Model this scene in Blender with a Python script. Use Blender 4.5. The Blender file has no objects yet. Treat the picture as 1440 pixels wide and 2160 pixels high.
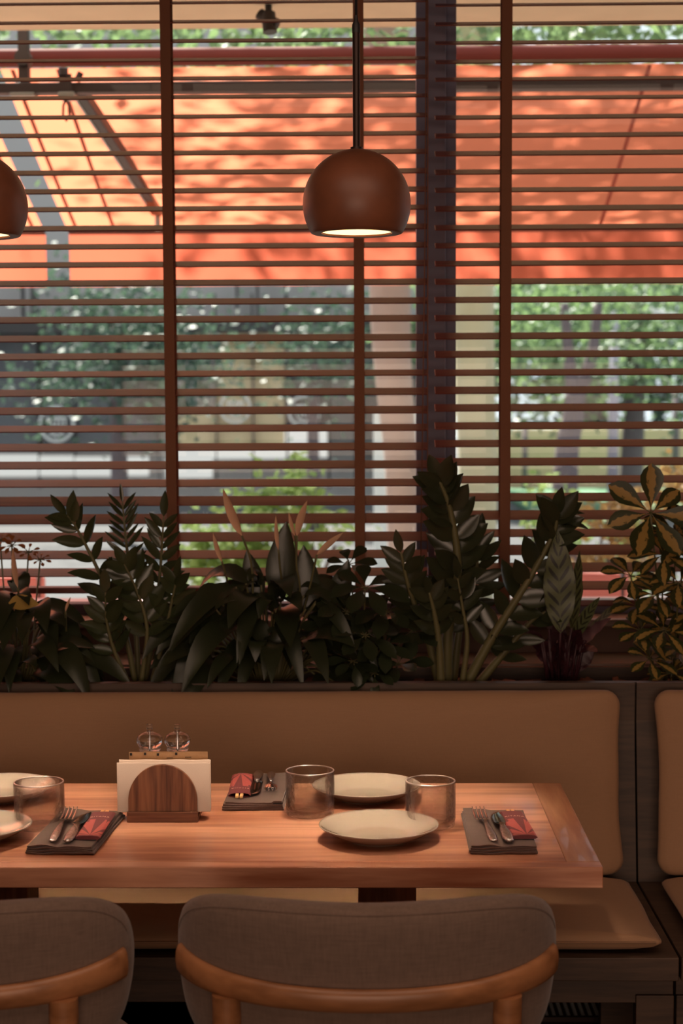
import bpy, bmesh, math, random
from mathutils import Vector, Matrix, Euler, noise
random.seed(7)
S = bpy.context.scene
COL = S.collection
PI = math.pi
R = math.radians

# ------------------------------------------------------------------ camera
F_PX, PY0, CZ = 3540.0, 1183.0, 1.556
CAMROT = Matrix.Rotation(R(1.0), 3, 'Z') @ Matrix.Rotation(PI/2 - R(5.2), 3, 'X') @ Matrix.Rotation(-.0045, 3, 'Z')
cam = bpy.data.cameras.new('camera'); camo = bpy.data.objects.new('camera', cam); COL.objects.link(camo)
cam.sensor_fit = 'VERTICAL'; cam.sensor_height = 36.0; cam.sensor_width = 24.0
cam.lens = F_PX/2160*36
cam.shift_y = (PY0-1080)/2160
cam.clip_start = .05; cam.clip_end = 300
cam.dof.use_dof = True; cam.dof.focus_distance = 3.35; cam.dof.aperture_fstop = 4.5
camo.location = (0, 0, CZ); camo.rotation_euler = CAMROT.to_euler()
S.camera = camo

# ------------------------------------------------------------------ view, world, sun, large lights
S.view_settings.view_transform = 'Standard'; S.view_settings.look = 'None'
S.view_settings.gamma = 1; S.view_settings.use_curve_mapping = False
S.view_settings.exposure = -0.1
cy = S.cycles
cy.use_denoising = True
cy.max_bounces = 10; cy.diffuse_bounces = 4; cy.glossy_bounces = 4; cy.transmission_bounces = 10
cy.transparent_max_bounces = 24; cy.sample_clamp_indirect = 6; cy.blur_glossy = .25
cy.caustics_reflective = False; cy.caustics_refractive = True

w = bpy.data.worlds.new('world'); S.world = w; w.use_nodes = True
bg = w.node_tree.nodes['Background']; bg.inputs[0].default_value = (.86, .93, 1.0, 1); bg.inputs[1].default_value = 1.4

sd = bpy.data.lights.new('sun', 'SUN'); sd.energy = 19; sd.angle = R(1.6); sd.color = (1, .93, .82)
so = bpy.data.objects.new('sun', sd); COL.objects.link(so)
SUN_DIR = Vector((.30, -.62, -.92)).normalized()
so.rotation_euler = SUN_DIR.to_track_quat('-Z', 'Y').to_euler(); so.location = (0, 12, 12)

def area(name, loc, size, watts, col, rot=(0, 0, 0)):
    d = bpy.data.lights.new(name, 'AREA'); d.energy = watts; d.color = col; d.shape = 'RECTANGLE'; d.size, d.size_y = size
    o = bpy.data.objects.new(name, d); COL.objects.link(o); o.location = loc; o.rotation_euler = rot
    return o
area('ceiling_fill_light', (.2, 1.5, 2.93), (2.6, 1.6), 26, (1, .70, .52))  # added overhead room fill for chairs, table edge and cushions
area('rear_fill_light', (0, -2.9, 1.35), (3.6, 1.5), 80, (1, .70, .52), (PI/2, 0, 0))  # unseen area light added behind the camera as frontal fill

# ------------------------------------------------------------------ helpers
def P(px, py, Y=None, z=None):
    d = CAMROT @ Vector(((px-720)/F_PX, -(py-PY0)/F_PX, -1))
    t = Y/d.y if Y is not None else (z-CZ)/d.z
    return Vector((0, 0, CZ)) + d*t

class MB:
    def __init__(s): s.v = []; s.f = []; s.uv = []
    def quad(s, a, b, c, d, uv=((0, 0), (1, 0), (1, 1), (0, 1))):
        i = len(s.v); s.v += [tuple(a), tuple(b), tuple(c), tuple(d)]; s.f.append((i, i+1, i+2, i+3)); s.uv.append(uv)
    def face(s, idx, uv=None): s.f.append(tuple(idx)); s.uv.append(uv)
    def box(s, x0, x1, y0, y1, z0, z1, M=None):
        i = len(s.v)
        p = [Vector((x, y, z)) for z in (z0, z1) for y in (y0, y1) for x in (x0, x1)]
        if M: p = [M @ q for q in p]
        s.v += [tuple(q) for q in p]
        for f in ((0, 2, 3, 1), (4, 5, 7, 6), (0, 1, 5, 4), (2, 6, 7, 3), (0, 4, 6, 2), (1, 3, 7, 5)): s.face([i+k for k in f])
        return s
    def tube(s, pts, rad, n=8, cap=True, sx=1.0):
        pts = [Vector(p) for p in pts]
        if not isinstance(rad, (list, tuple)): rad = [rad]*len(pts)
        i0 = len(s.v); up = Vector((0, 0, 1)); pu = None
        for k, p in enumerate(pts):
            d = (pts[min(k+1, len(pts)-1)]-pts[max(k-1, 0)]).normalized()
            if pu is None:
                pu = d.cross(Vector((0, 1, 0)) if abs(d.y) < .9 else Vector((1, 0, 0))).normalized()
            pu = (pu - d*pu.dot(d)).normalized(); pv = d.cross(pu)
            for j in range(n):
                a = 2*PI*j/n; s.v.append(tuple(p+pu*math.cos(a)*rad[k]*sx+pv*math.sin(a)*rad[k]))
        for k in range(len(pts)-1):
            for j in range(n):
                a = i0+k*n+j; b = i0+k*n+(j+1) % n; s.face((a, b, b+n, a+n))
        if cap:
            s.face([i0+j for j in range(n)][::-1]); s.face([i0+(len(pts)-1)*n+j for j in range(n)])
        return s
    def lathe(s, prof, c=(0, 0, 0), n=48):
        i0 = len(s.v); c = Vector(c); m = len(prof)
        for (r, z) in prof:
            for j in range(n):
                a = 2*PI*j/n; s.v.append((c.x+r*math.cos(a), c.y+r*math.sin(a), c.z+z))
        for k in range(m-1):
            for j in range(n):
                a = i0+k*n+j; b = i0+k*n+(j+1) % n; s.face((a, b, b+n, a+n))
        return s
    def leaf(s, b, d, nrm, L, W, droop=0., fold=.25, seg=6, p=.8, wave=0., tipdir=None):
        b = Vector(b); d = Vector(d).normalized(); nrm = Vector(nrm)
        i0 = len(s.v); c0 = None
        for i in range(seg+1):
            t = i/seg
            c = b+d*(L*t)+Vector((0, 0, -droop*L*t*t))
            dd = (d+Vector((0, 0, -2*droop*t))).normalized()
            side = dd.cross(nrm)
            side = side.normalized() if side.length > 1e-4 else Vector((1, 0, 0))
            nn = side.cross(dd)
            ww = W/2*max(.03, math.sin(PI*min(1, max(0, t**p)))**.8)
            wv = wave*math.sin(t*22)*ww
            s.v += [tuple(c-side*ww+nn*(fold*ww+wv)), tuple(c), tuple(c+side*ww+nn*(fold*ww-wv))]
        for i in range(seg):
            a = i0+3*i; t0 = i/seg; t1 = (i+1)/seg
            s.face((a, a+1, a+4, a+3), ((0, t0), (.5, t0), (.5, t1), (0, t1)))
            s.face((a+1, a+2, a+5, a+4), ((.5, t0), (1, t0), (1, t1), (.5, t1)))
    def build(s, name, m, parent=None, smooth=False, bevel=0, loc=None, bseg=2, auto=None):
        me = bpy.data.meshes.new(name); me.from_pydata([tuple(q) for q in s.v], [], s.f)
        if any(u is not None for u in s.uv):
            ul = me.uv_layers.new(name='UVMap'); k = 0
            for f, u in zip(s.f, s.uv):
                for j in range(len(f)):
                    if u is not None: ul.data[k].uv = u[j]
                    k += 1
        me.update()
        if m: me.materials.append(m)
        bm = bmesh.new(); bm.from_mesh(me)
        if not any(u is not None for u in s.uv):
            bmesh.ops.remove_doubles(bm, verts=bm.verts, dist=1e-6)
            bmesh.ops.recalc_face_normals(bm, faces=bm.faces)
        bm.to_mesh(me); bm.free()
        if smooth:
            for q in me.polygons: q.use_smooth = True
        if auto is not None: me.set_sharp_from_angle(angle=R(auto))
        o = bpy.data.objects.new(name, me); COL.objects.link(o)
        if loc is not None: o.location = loc
        if parent: o.parent = parent
        if bevel:
            md = o.modifiers.new('bevel', 'BEVEL'); md.width = bevel; md.segments = bseg; md.limit_method = 'ANGLE'
        return o

def tag(o, label=None, cat=None, group=None, kind=None):
    if label: o['label'] = label
    if cat: o['category'] = cat
    if group: o['group'] = group
    if kind: o['kind'] = kind
    return o
def thing(name, label, cat, loc=(0, 0, 0), rz=0, group=None):
    o = bpy.data.objects.new(name, None); COL.objects.link(o); o.empty_display_size = .1
    o.location = loc; o.rotation_euler = (0, 0, rz)
    return tag(o, label, cat, group)
def copy_tree(o, parent=None):
    kids = [c for c in S.objects if c.parent == o]
    c = o.copy(); COL.objects.link(c); c.parent = parent
    for k in kids: copy_tree(k, c)
    return c

def pillow(mb, outline, T, fn, rings=10, sharp=3.0, edge=.0):
    """outline: list of (u,v); thickness T both sides; fn(u,v,h)->world"""
    cu = sum(p[0] for p in outline)/len(outline); cv = sum(p[1] for p in outline)/len(outline)
    n = len(outline)
    def ring(r, h):
        i = len(mb.v)
        for (u, v) in outline: mb.v.append(tuple(fn(cu+(u-cu)*r, cv+(v-cv)*r, h)))
        return i
    rs = [math.sin(PI/2*(k/rings)) for k in range(1, rings+1)]
    def hh(r): return T*(edge+(1-edge)*(max(0, 1-r**sharp))**.5)
    top = []; 
    i = len(mb.v); mb.v.append(tuple(fn(cu, cv, T))); ct = i
    for r in rs: top.append(ring(r, hh(r)))
    for j in range(n): mb.face((ct, top[0]+j, top[0]+(j+1) % n))
    for k in range(len(rs)-1):
        for j in range(n): mb.face((top[k]+j, top[k+1]+j, top[k+1]+(j+1) % n, top[k]+(j+1) % n))
    bot = []
    cb = len(mb.v); mb.v.append(tuple(fn(cu, cv, -T)))
    for r in rs: bot.append(ring(r, -hh(r)))
    for j in range(n): mb.face((cb, bot[0]+(j+1) % n, bot[0]+j))
    for k in range(len(rs)-1):
        for j in range(n): mb.face((bot[k]+j, bot[k]+(j+1) % n, bot[k+1]+(j+1) % n, bot[k+1]+j))
    for j in range(n): mb.face((top[-1]+j, bot[-1]+j, bot[-1]+(j+1) % n, top[-1]+(j+1) % n))

def smooth_closed(pts, sub=6):
    """Catmull-Rom closed curve"""
    out = []; n = len(pts)
    for i in range(n):
        p0, p1, p2, p3 = [Vector(pts[(i+k-1) % n]+(0,)) for k in range(4)]
        for j in range(sub):
            t = j/sub
            q = .5*((2*p1)+(-p0+p2)*t+(2*p0-5*p1+4*p2-p3)*t*t+(-p0+3*p1-3*p2+p3)*t**3)
            out.append((q.x, q.y))
    return out
def smooth_path(pts, sub=6):
    pts = [Vector(p) for p in pts]; out = []
    q = [2*pts[0]-pts[1]]+pts+[2*pts[-1]-pts[-2]]
    for i in range(1, len(q)-2):
        for j in range(sub):
            t = j/sub; a, b, c, d = q[i-1:i+3]
            out.append(.5*((2*b)+(-a+c)*t+(2*a-5*b+4*c-d)*t*t+(-a+3*b-3*c+d)*t**3))
    out.append(pts[-1]); return out

# ------------------------------------------------------------------ materials
def newmat(name):
    m = bpy.data.materials.new(name); m.use_nodes = True; nt = m.node_tree
    return m, nt, nt.nodes, nt.links, nt.nodes['Principled BSDF']
def rgb(c): return (c[0], c[1], c[2], 1)
def srgb(r, g, b):
    f = lambda c: (c/255/12.92) if c <= 10 else ((c/255+.055)/1.055)**2.4
    return (f(r), f(g), f(b))
def plain(name, c, rough=.5, metal=0, var=.12, nscale=8, bump=0, bscale=200, spec=.5, sheen=0, coat=0, obj=True):
    m, nt, N, Lk, B = newmat(name)
    tc = N.new('ShaderNodeTexCoord'); nz = N.new('ShaderNodeTexNoise'); nz.inputs['Scale'].default_value = nscale; nz.inputs['Detail'].default_value = 4
    Lk.new(tc.outputs['Object'], nz.inputs['Vector'])
    mx = N.new('ShaderNodeMix'); mx.data_type = 'RGBA'
    mx.inputs[6].default_value = rgb([q*(1-var) for q in c]); mx.inputs[7].default_value = rgb([q*(1+var) for q in c])
    Lk.new(nz.outputs['Fac'], mx.inputs[0]); Lk.new(mx.outputs[2], B.inputs['Base Color'])
    B.inputs['Roughness'].default_value = rough; B.inputs['Metallic'].default_value = metal
    B.inputs['Specular IOR Level'].default_value = spec; B.inputs['Sheen Weight'].default_value = sheen; B.inputs['Coat Weight'].default_value = coat
    if bump:
        n2 = N.new('ShaderNodeTexNoise'); n2.inputs['Scale'].default_value = bscale; n2.inputs['Detail'].default_value = 3
        Lk.new(tc.outputs['Object'], n2.inputs['Vector'])
        b = N.new('ShaderNodeBump'); b.inputs['Strength'].default_value = bump; b.inputs['Distance'].default_value = .002
        Lk.new(n2.outputs['Fac'], b.inputs['Height']); Lk.new(b.outputs[0], B.inputs['Normal'])
    return m
def wood(name, c1, c2, axis='X', scale=14, stretch=14, rough=.42, coat=.0, rings=True, dist=2.0):
    m, nt, N, Lk, B = newmat(name)
    tc = N.new('ShaderNodeTexCoord'); mp = N.new('ShaderNodeMapping')
    sc = {'X': (1/stretch, 1, 1), 'Y': (1, 1/stretch, 1), 'Z': (1, 1, 1/stretch)}[axis]
    mp.inputs['Scale'].default_value = sc
    Lk.new(tc.outputs['Object'], mp.inputs['Vector'])
    n1 = N.new('ShaderNodeTexNoise'); n1.inputs['Scale'].default_value = scale; n1.inputs['Detail'].default_value = 6; n1.inputs['Distortion'].default_value = dist*.4
    n2 = N.new('ShaderNodeTexNoise'); n2.inputs['Scale'].default_value = scale*9; n2.inputs['Detail'].default_value = 3
    Lk.new(mp.outputs[0], n1.inputs['Vector']); Lk.new(mp.outputs[0], n2.inputs['Vector'])
    mlt = N.new('ShaderNodeMath'); mlt.operation = 'MULTIPLY'; mlt.inputs[1].default_value = 7.0
    Lk.new(n1.outputs['Fac'], mlt.inputs[0])
    sn = N.new('ShaderNodeMath'); sn.operation = 'SINE'; ml2 = N.new('ShaderNodeMath'); ml2.operation = 'MULTIPLY'; ml2.inputs[1].default_value = 3.2
    Lk.new(mlt.outputs[0], ml2.inputs[0]); Lk.new(ml2.outputs[0], sn.inputs[0])
    ad = N.new('ShaderNodeMath'); ad.operation = 'MULTIPLY_ADD'; ad.inputs[1].default_value = .22; ad.inputs[2].default_value = .1
    Lk.new(sn.outputs[0], ad.inputs[0])
    a2 = N.new('ShaderNodeMath'); a2.operation = 'ADD'; Lk.new(ad.outputs[0], a2.inputs[0]); Lk.new(n2.outputs['Fac'], a2.inputs[1])
    cr = N.new('ShaderNodeValToRGB'); cr.color_ramp.elements[0].position = .25; cr.color_ramp.elements[1].position = .85
    cr.color_ramp.elements[0].color = rgb(c1); cr.color_ramp.elements[1].color = rgb(c2)
    Lk.new(a2.outputs[0], cr.inputs[0]); Lk.new(cr.outputs[0], B.inputs['Base Color'])
    B.inputs['Roughness'].default_value = rough; B.inputs['Coat Weight'].default_value = coat
    bp = N.new('ShaderNodeBump'); bp.inputs['Strength'].default_value = .15; bp.inputs['Distance'].default_value = .001
    Lk.new(a2.outputs[0], bp.inputs['Height']); Lk.new(bp.outputs[0], B.inputs['Normal'])
    return m
def fabric(name, c, thread=700, rough=.9, var=.2, sheen=.2):
    m, nt, N, Lk, B = newmat(name)
    tc = N.new('ShaderNodeTexCoord')
    outs = []
    for sc in ((thread, thread, 40), (40, thread*.2, thread)):
        mp = N.new('ShaderNodeMapping'); mp.inputs['Scale'].default_value = [q/100 for q in sc]
        Lk.new(tc.outputs['Object'], mp.inputs['Vector'])
        n = N.new('ShaderNodeTexNoise'); n.inputs['Scale'].default_value = 60; n.inputs['Detail'].default_value = 2
        Lk.new(mp.outputs[0], n.inputs['Vector']); outs.append(n)
    ad = N.new('ShaderNodeMath'); ad.operation = 'ADD'; Lk.new(outs[0].outputs['Fac'], ad.inputs[0]); Lk.new(outs[1].outputs['Fac'], ad.inputs[1])
    hf = N.new('ShaderNodeMath'); hf.operation = 'MULTIPLY'; hf.inputs[1].default_value = .5; Lk.new(ad.outputs[0], hf.inputs[0])
    cr = N.new('ShaderNodeValToRGB'); cr.color_ramp.elements[0].position = .3; cr.color_ramp.elements[1].position = .7
    cr.color_ramp.elements[0].color = rgb([q*(1-var) for q in c]); cr.color_ramp.elements[1].color = rgb([q*(1+var) for q in c])
    Lk.new(hf.outputs[0], cr.inputs[0]); Lk.new(cr.outputs[0], B.inputs['Base Color'])
    B.inputs['Roughness'].default_value = rough; B.inputs['Sheen Weight'].default_value = sheen; B.inputs['Specular IOR Level'].default_value = .2
    bp = N.new('ShaderNodeBump'); bp.inputs['Strength'].default_value = .25; bp.inputs['Distance'].default_value = .0006
    Lk.new(hf.outputs[0], bp.inputs['Height']); Lk.new(bp.outputs[0], B.inputs['Normal'])
    return m
def leafmat(name, c, c2=None, rough=.32, trans=.25, pattern=None, tcol=None):
    m, nt, N, Lk, B = newmat(name)
    out = N['Material Output']
    tc = N.new('ShaderNodeTexCoord'); nz = N.new('ShaderNodeTexNoise'); nz.inputs['Scale'].default_value = 9
    Lk.new(tc.outputs['Object'], nz.inputs['Vector'])
    mx = N.new('ShaderNodeMix'); mx.data_type = 'RGBA'
    mx.inputs[6].default_value = rgb([q*.65 for q in c]); mx.inputs[7].default_value = rgb([q*1.4 for q in c])
    Lk.new(nz.outputs['Fac'], mx.inputs[0]); col = mx.outputs[2]
    if pattern:
        sx = N.new('ShaderNodeSeparateXYZ'); Lk.new(tc.outputs['UV'], sx.inputs[0])
        au = N.new('ShaderNodeMath'); au.operation = 'SUBTRACT'; au.inputs[1].default_value = .5; Lk.new(sx.outputs[0], au.inputs[0])
        ab = N.new('ShaderNodeMath'); ab.operation = 'ABSOLUTE'; Lk.new(au.outputs[0], ab.inputs[0])
        fac = N.new('ShaderNodeValToRGB')
        if pattern == 'centre':     # yellow flame along the midrib
            n3 = N.new('ShaderNodeTexNoise'); n3.inputs['Scale'].default_value = 6; Lk.new(tc.outputs['UV'], n3.inputs['Vector'])
            k = N.new('ShaderNodeMath'); k.operation = 'MULTIPLY_ADD'; k.inputs[1].default_value = -.35; Lk.new(n3.outputs['Fac'], k.inputs[0]); Lk.new(ab.outputs[0], k.inputs[2])
            fac.color_ramp.elements[0].position = .0; fac.color_ramp.elements[0].color = (1, 1, 1, 1)
            fac.color_ramp.elements[1].position = .04; fac.color_ramp.elements[1].color = (0, 0, 0, 1)
            Lk.new(k.outputs[0], fac.inputs[0])
        elif pattern == 'veins':
            k = N.new('ShaderNodeMath'); k.operation = 'MULTIPLY_ADD'; k.inputs[1].default_value = -1.0
            Lk.new(ab.outputs[0], k.inputs[0]); Lk.new(sx.outputs[1], k.inputs[2])
            m2 = N.new('ShaderNodeMath'); m2.operation = 'MULTIPLY'; m2.inputs[1].default_value = 70; Lk.new(k.outputs[0], m2.inputs[0])
            sn = N.new('ShaderNodeMath'); sn.operation = 'SINE'; Lk.new(m2.outputs[0], sn.inputs[0])
            fac.color_ramp.elements[0].position = .75; fac.color_ramp.elements[1].position = 1; fac.color_ramp.elements[1].color = (.5, .5, .5, 1)
            Lk.new(sn.outputs[0], fac.inputs[0])
        else:                        # blotches either side of the midrib
            k = N.new('ShaderNodeMath'); k.operation = 'MULTIPLY_ADD'; k.inputs[1].default_value = -.35
            Lk.new(ab.outputs[0], k.inputs[0]); Lk.new(sx.outputs[1], k.inputs[2])
            m2 = N.new('ShaderNodeMath'); m2.operation = 'MULTIPLY'; m2.inputs[1].default_value = 52; Lk.new(k.outputs[0], m2.inputs[0])
            sn = N.new('ShaderNodeMath'); sn.operation = 'SINE'; Lk.new(m2.outputs[0], sn.inputs[0])
            w2 = N.new('ShaderNodeMath'); w2.operation = 'MULTIPLY_ADD'; w2.inputs[1].default_value = -7.; w2.inputs[2].default_value = 1.55; 
            d2 = N.new('ShaderNodeMath'); d2.operation = 'SUBTRACT'; d2.inputs[1].default_value = .2; Lk.new(ab.outputs[0], d2.inputs[0])
            d3 = N.new('ShaderNodeMath'); d3.operation = 'ABSOLUTE'; Lk.new(d2.outputs[0], d3.inputs[0]); Lk.new(d3.outputs[0], w2.inputs[0])
            ml = N.new('ShaderNodeMath'); ml.operation = 'MULTIPLY'; Lk.new(sn.outputs[0], ml.inputs[0]); Lk.new(w2.outputs[0], ml.inputs[1])
            fac.color_ramp.elements[0].position = .1; fac.color_ramp.elements[1].position = .45
            Lk.new(ml.outputs[0], fac.inputs[0])
        m3 = N.new('ShaderNodeMix'); m3.data_type = 'RGBA'; Lk.new(fac.outputs[0], m3.inputs[0]); Lk.new(col, m3.inputs[6]); m3.inputs[7].default_value = rgb(c2)
        col = m3.outputs[2]
    Lk.new(col, B.inputs['Base Color']); B.inputs['Roughness'].default_value = rough
    if trans:
        tr = N.new('ShaderNodeBsdfTranslucent')
        if tcol: tr.inputs[0].default_value = rgb(tcol)
        else: Lk.new(col, tr.inputs[0])
        ms = N.new('ShaderNodeMixShader'); ms.inputs[0].default_value = trans
        Lk.new(B.outputs[0], ms.inputs[1]); Lk.new(tr.outputs[0], ms.inputs[2]); Lk.new(ms.outputs[0], out.inputs['Surface'])
    return m
def glassmat(name, bump=0, bscale=60, clear=.45, tint=(1, 1, 1), ior=1.48):
    m, nt, N, Lk, B = newmat(name); N.remove(B); out = N['Material Output']
    g = N.new('ShaderNodeBsdfGlass'); g.inputs['IOR'].default_value = ior; g.inputs['Roughness'].default_value = 0; g.inputs[0].default_value = rgb(tint)
    t = N.new('ShaderNodeBsdfTransparent'); t.inputs[0].default_value = rgb(tint)
    ms = N.new('ShaderNodeMixShader'); ms.inputs[0].default_value = clear
    Lk.new(g.outputs[0], ms.inputs[1]); Lk.new(t.outputs[0], ms.inputs[2]); Lk.new(ms.outputs[0], out.inputs['Surface'])
    if bump:
        tc = N.new('ShaderNodeTexCoord'); v = N.new('ShaderNodeTexVoronoi'); v.feature = 'SMOOTH_F1'; v.inputs['Scale'].default_value = bscale
        nz = N.new('ShaderNodeTexNoise'); nz.inputs['Scale'].default_value = bscale*.7; nz.inputs['Detail'].default_value = 3
        Lk.new(tc.outputs['Object'], v.inputs['Vector']); Lk.new(tc.outputs['Object'], nz.inputs['Vector'])
        ad = N.new('ShaderNodeMath'); ad.operation = 'ADD'; Lk.new(v.outputs['Distance'], ad.inputs[0]); Lk.new(nz.outputs['Fac'], ad.inputs[1])
        b = N.new('ShaderNodeBump'); b.inputs['Strength'].default_value = bump; b.inputs['Distance'].default_value = .004
        Lk.new(ad.outputs[0], b.inputs['Height']); Lk.new(b.outputs[0], g.inputs['Normal'])
    return m
def crackle(name):
    m, nt, N, Lk, B = newmat(name); N.remove(B); out = N['Material Output']
    tc = N.new('ShaderNodeTexCoord'); v = N.new('ShaderNodeTexVoronoi'); v.feature = 'F1'; v.inputs['Scale'].default_value = 95
    nz = N.new('ShaderNodeTexNoise'); nz.inputs['Scale'].default_value = 55; nz.inputs['Detail'].default_value = 4; nz.inputs['Distortion'].default_value = 1.2
    Lk.new(tc.outputs['Object'], v.inputs['Vector']); Lk.new(tc.outputs['Object'], nz.inputs['Vector'])
    ad = N.new('ShaderNodeMath'); ad.operation = 'MULTIPLY_ADD'; ad.inputs[1].default_value = .6; Lk.new(v.outputs['Distance'], ad.inputs[0]); Lk.new(nz.outputs['Fac'], ad.inputs[2])
    b = N.new('ShaderNodeBump'); b.inputs['Strength'].default_value = .9; b.inputs['Distance'].default_value = .003; Lk.new(ad.outputs[0], b.inputs['Height'])
    t = N.new('ShaderNodeBsdfTransparent'); t.inputs[0].default_value = (1, .995, .985, 1)
    g = N.new('ShaderNodeBsdfRefraction'); g.inputs['IOR'].default_value = 1.15; g.inputs['Roughness'].default_value = 0; Lk.new(b.outputs[0], g.inputs['Normal'])
    k = N.new('ShaderNodeBsdfGlossy'); k.inputs['Roughness'].default_value = .14; Lk.new(b.outputs[0], k.inputs['Normal'])
    m1 = N.new('ShaderNodeMixShader'); m1.inputs[0].default_value = .2; Lk.new(t.outputs[0], m1.inputs[1]); Lk.new(g.outputs[0], m1.inputs[2])
    lw = N.new('ShaderNodeFresnel'); lw.inputs['IOR'].default_value = 1.42
    m2 = N.new('ShaderNodeMixShader'); mf = N.new('ShaderNodeMath'); mf.operation = 'MULTIPLY'; mf.inputs[1].default_value = .5; Lk.new(lw.outputs[0], mf.inputs[0]); Lk.new(mf.outputs[0], m2.inputs[0]); Lk.new(m1.outputs[0], m2.inputs[1]); Lk.new(k.outputs[0], m2.inputs[2])
    Lk.new(m2.outputs[0], out.inputs['Surface']); return m
def emis(name, c, s):
    m, nt, N, Lk, B = newmat(name); N.remove(B)
    e = N.new('ShaderNodeEmission'); e.inputs[0].default_value = rgb(c); e.inputs[1].default_value = s
    Lk.new(e.outputs[0], N['Material Output'].inputs['Surface']); return m
def awningmat(name, tc_, dc, weave=.05):
    m, nt, N, Lk, B = newmat(name); N.remove(B)
    tc = N.new('ShaderNodeTexCoord'); nz = N.new('ShaderNodeTexNoise'); nz.inputs['Scale'].default_value = 3
    Lk.new(tc.outputs['Object'], nz.inputs['Vector'])
    mx = N.new('ShaderNodeMix'); mx.data_type = 'RGBA'; mx.inputs[6].default_value = rgb([q*.92 for q in tc_]); mx.inputs[7].default_value = rgb([q*1.08 for q in tc_])
    Lk.new(nz.outputs['Fac'], mx.inputs[0])
    t = N.new('ShaderNodeBsdfTranslucent'); Lk.new(mx.outputs[2], t.inputs[0])
    d = N.new('ShaderNodeBsdfDiffuse'); d.inputs[0].default_value = rgb(dc)
    ms = N.new('ShaderNodeMixShader'); ms.inputs[0].default_value = .35
    Lk.new(t.outputs[0], ms.inputs[1]); Lk.new(d.outputs[0], ms.inputs[2]); Lk.new(ms.outputs[0], N['Material Output'].inputs['Surface'])
    return m

M_oak = wood('oak_tabletop', srgb(164, 102, 74), srgb(222, 164, 132), 'X', scale=6, stretch=11, rough=.3, dist=.8, coat=.15)
M_oakY = wood('oak_breadboard', srgb(160, 104, 74), srgb(216, 164, 128), 'Y', scale=6, stretch=11, rough=.3, coat=.15)
M_oakleg = wood('oak_leg', srgb(120, 72, 45), srgb(170, 112, 75), 'Z', scale=14, stretch=12)
M_walnut = wood('walnut', srgb(100, 58, 36), srgb(160, 106, 72), 'Z', scale=20, stretch=16, rough=.5)
M_walnutX = wood('walnut_base', srgb(104, 62, 40), srgb(156, 104, 70), 'X', scale=20, stretch=16, rough=.5)
M_chairwood = wood('chair_wood', srgb(128, 84, 52), srgb(164, 112, 74), 'X', scale=7, stretch=8, rough=.38)
M_bench = wood('dark_bench_wood', srgb(62, 46, 36), srgb(82, 62, 48), 'X', scale=16, stretch=10, rough=.55)
M_slat = wood('slat_wood', srgb(106, 47, 35), srgb(122, 57, 43), 'X', scale=16, stretch=20, rough=.35)
M_lamp = plain('walnut_lamp_shade', srgb(118, 70, 48), rough=.42, var=.5, nscale=14)
M_tape = plain('brown_ladder_tape', srgb(126, 82, 60), rough=.9, bump=.3, bscale=900)
M_cush = fabric('tan_leatherette', srgb(166, 129, 99), thread=900, var=.05, rough=.65, sheen=.1)
M_linen = fabric('oatmeal_linen', srgb(112, 93, 82), thread=420, var=.16)
M_white = plain('white_porcelain', srgb(186, 172, 156), rough=.10, var=.02, coat=.8)
M_napk = fabric('charcoal_napkin_cloth', srgb(98, 78, 70), thread=900, var=.1)
M_steel = plain('polished_steel', (.72, .70, .68), rough=.12, metal=1, var=.05)
M_hammer = plain('hammered_steel', (.74, .70, .68), rough=.16, metal=1, var=.05, bump=1.0, bscale=260)
M_maroon = plain('maroon_paper', srgb(108, 46, 50), rough=.6, var=.05)
M_coral = plain('coral_paper_print', srgb(182, 86, 80), rough=.6, var=.08, nscale=60)
M_ink = plain('pale_ink', srgb(226, 190, 170), rough=.6, var=.02)
M_bamboo = plain('bamboo', srgb(222, 176, 116), rough=.5, var=.12, nscale=40)
M_paper = plain('white_tissue', srgb(240, 222, 204), rough=.85, var=.04, bump=.12, bscale=900)
M_kraft = plain('kraft_paper', srgb(214, 172, 124), rough=.5, var=.08, nscale=30, bump=.5, bscale=90)
M_black = plain('black_print', (.02, .018, .016), rough=.6)
M_darkmetal = plain('bronzed_metal', srgb(58, 44, 40), rough=.4, metal=.6, var=.1)
M_black_rubber = plain('black_cable', (.02, .018, .018), rough=.5)
M_mull = plain('grey_mullion_paint', srgb(116, 118, 140), rough=.6, var=.05)
M_sill = plain('sill_paint', srgb(120, 96, 84), rough=.45, var=.05)
M_soil = plain('soil', (.012, .009, .007), rough=.95, var=.4, nscale=60, bump=1, bscale=150)
M_bark = plain('bark_chip', srgb(120, 78, 58), rough=.85, var=.3, nscale=50)
M_glass = crackle('crackled_tumbler_glass')
M_gbase = glassmat('tumbler_base_glass', bump=.8, bscale=60, clear=.62)
m, nt, N, Lk, B = newmat('tumbler_rim_glass'); N.remove(B)
t_ = N.new('ShaderNodeBsdfTransparent'); k_ = N.new('ShaderNodeBsdfGlossy'); k_.inputs['Roughness'].default_value = .35; k_.inputs[0].default_value = (1, .92, .86, 1)
s_ = N.new('ShaderNodeMixShader'); s_.inputs[0].default_value = .6
Lk.new(t_.outputs[0], s_.inputs[1]); Lk.new(k_.outputs[0], s_.inputs[2]); Lk.new(s_.outputs[0], N['Material Output'].inputs['Surface'])
M_grim = m
M_acryl = glassmat('clear_acrylic', clear=.35, ior=1.49)
M_salt = plain('salt', (.8, .76, .7), rough=.8)
M_pepper = plain('peppercorns', (.03, .02, .015), rough=.7, bump=1, bscale=500)
M_floor = wood('dark_floor_boards', srgb(44, 32, 26), srgb(62, 46, 36), 'Y', scale=6, stretch=10, rough=.5)
M_wall = plain('warm_brown_plaster', srgb(150, 112, 82), rough=.9)
M_ceil = plain('ceiling_paint', srgb(140, 108, 84), rough=.9)
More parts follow.
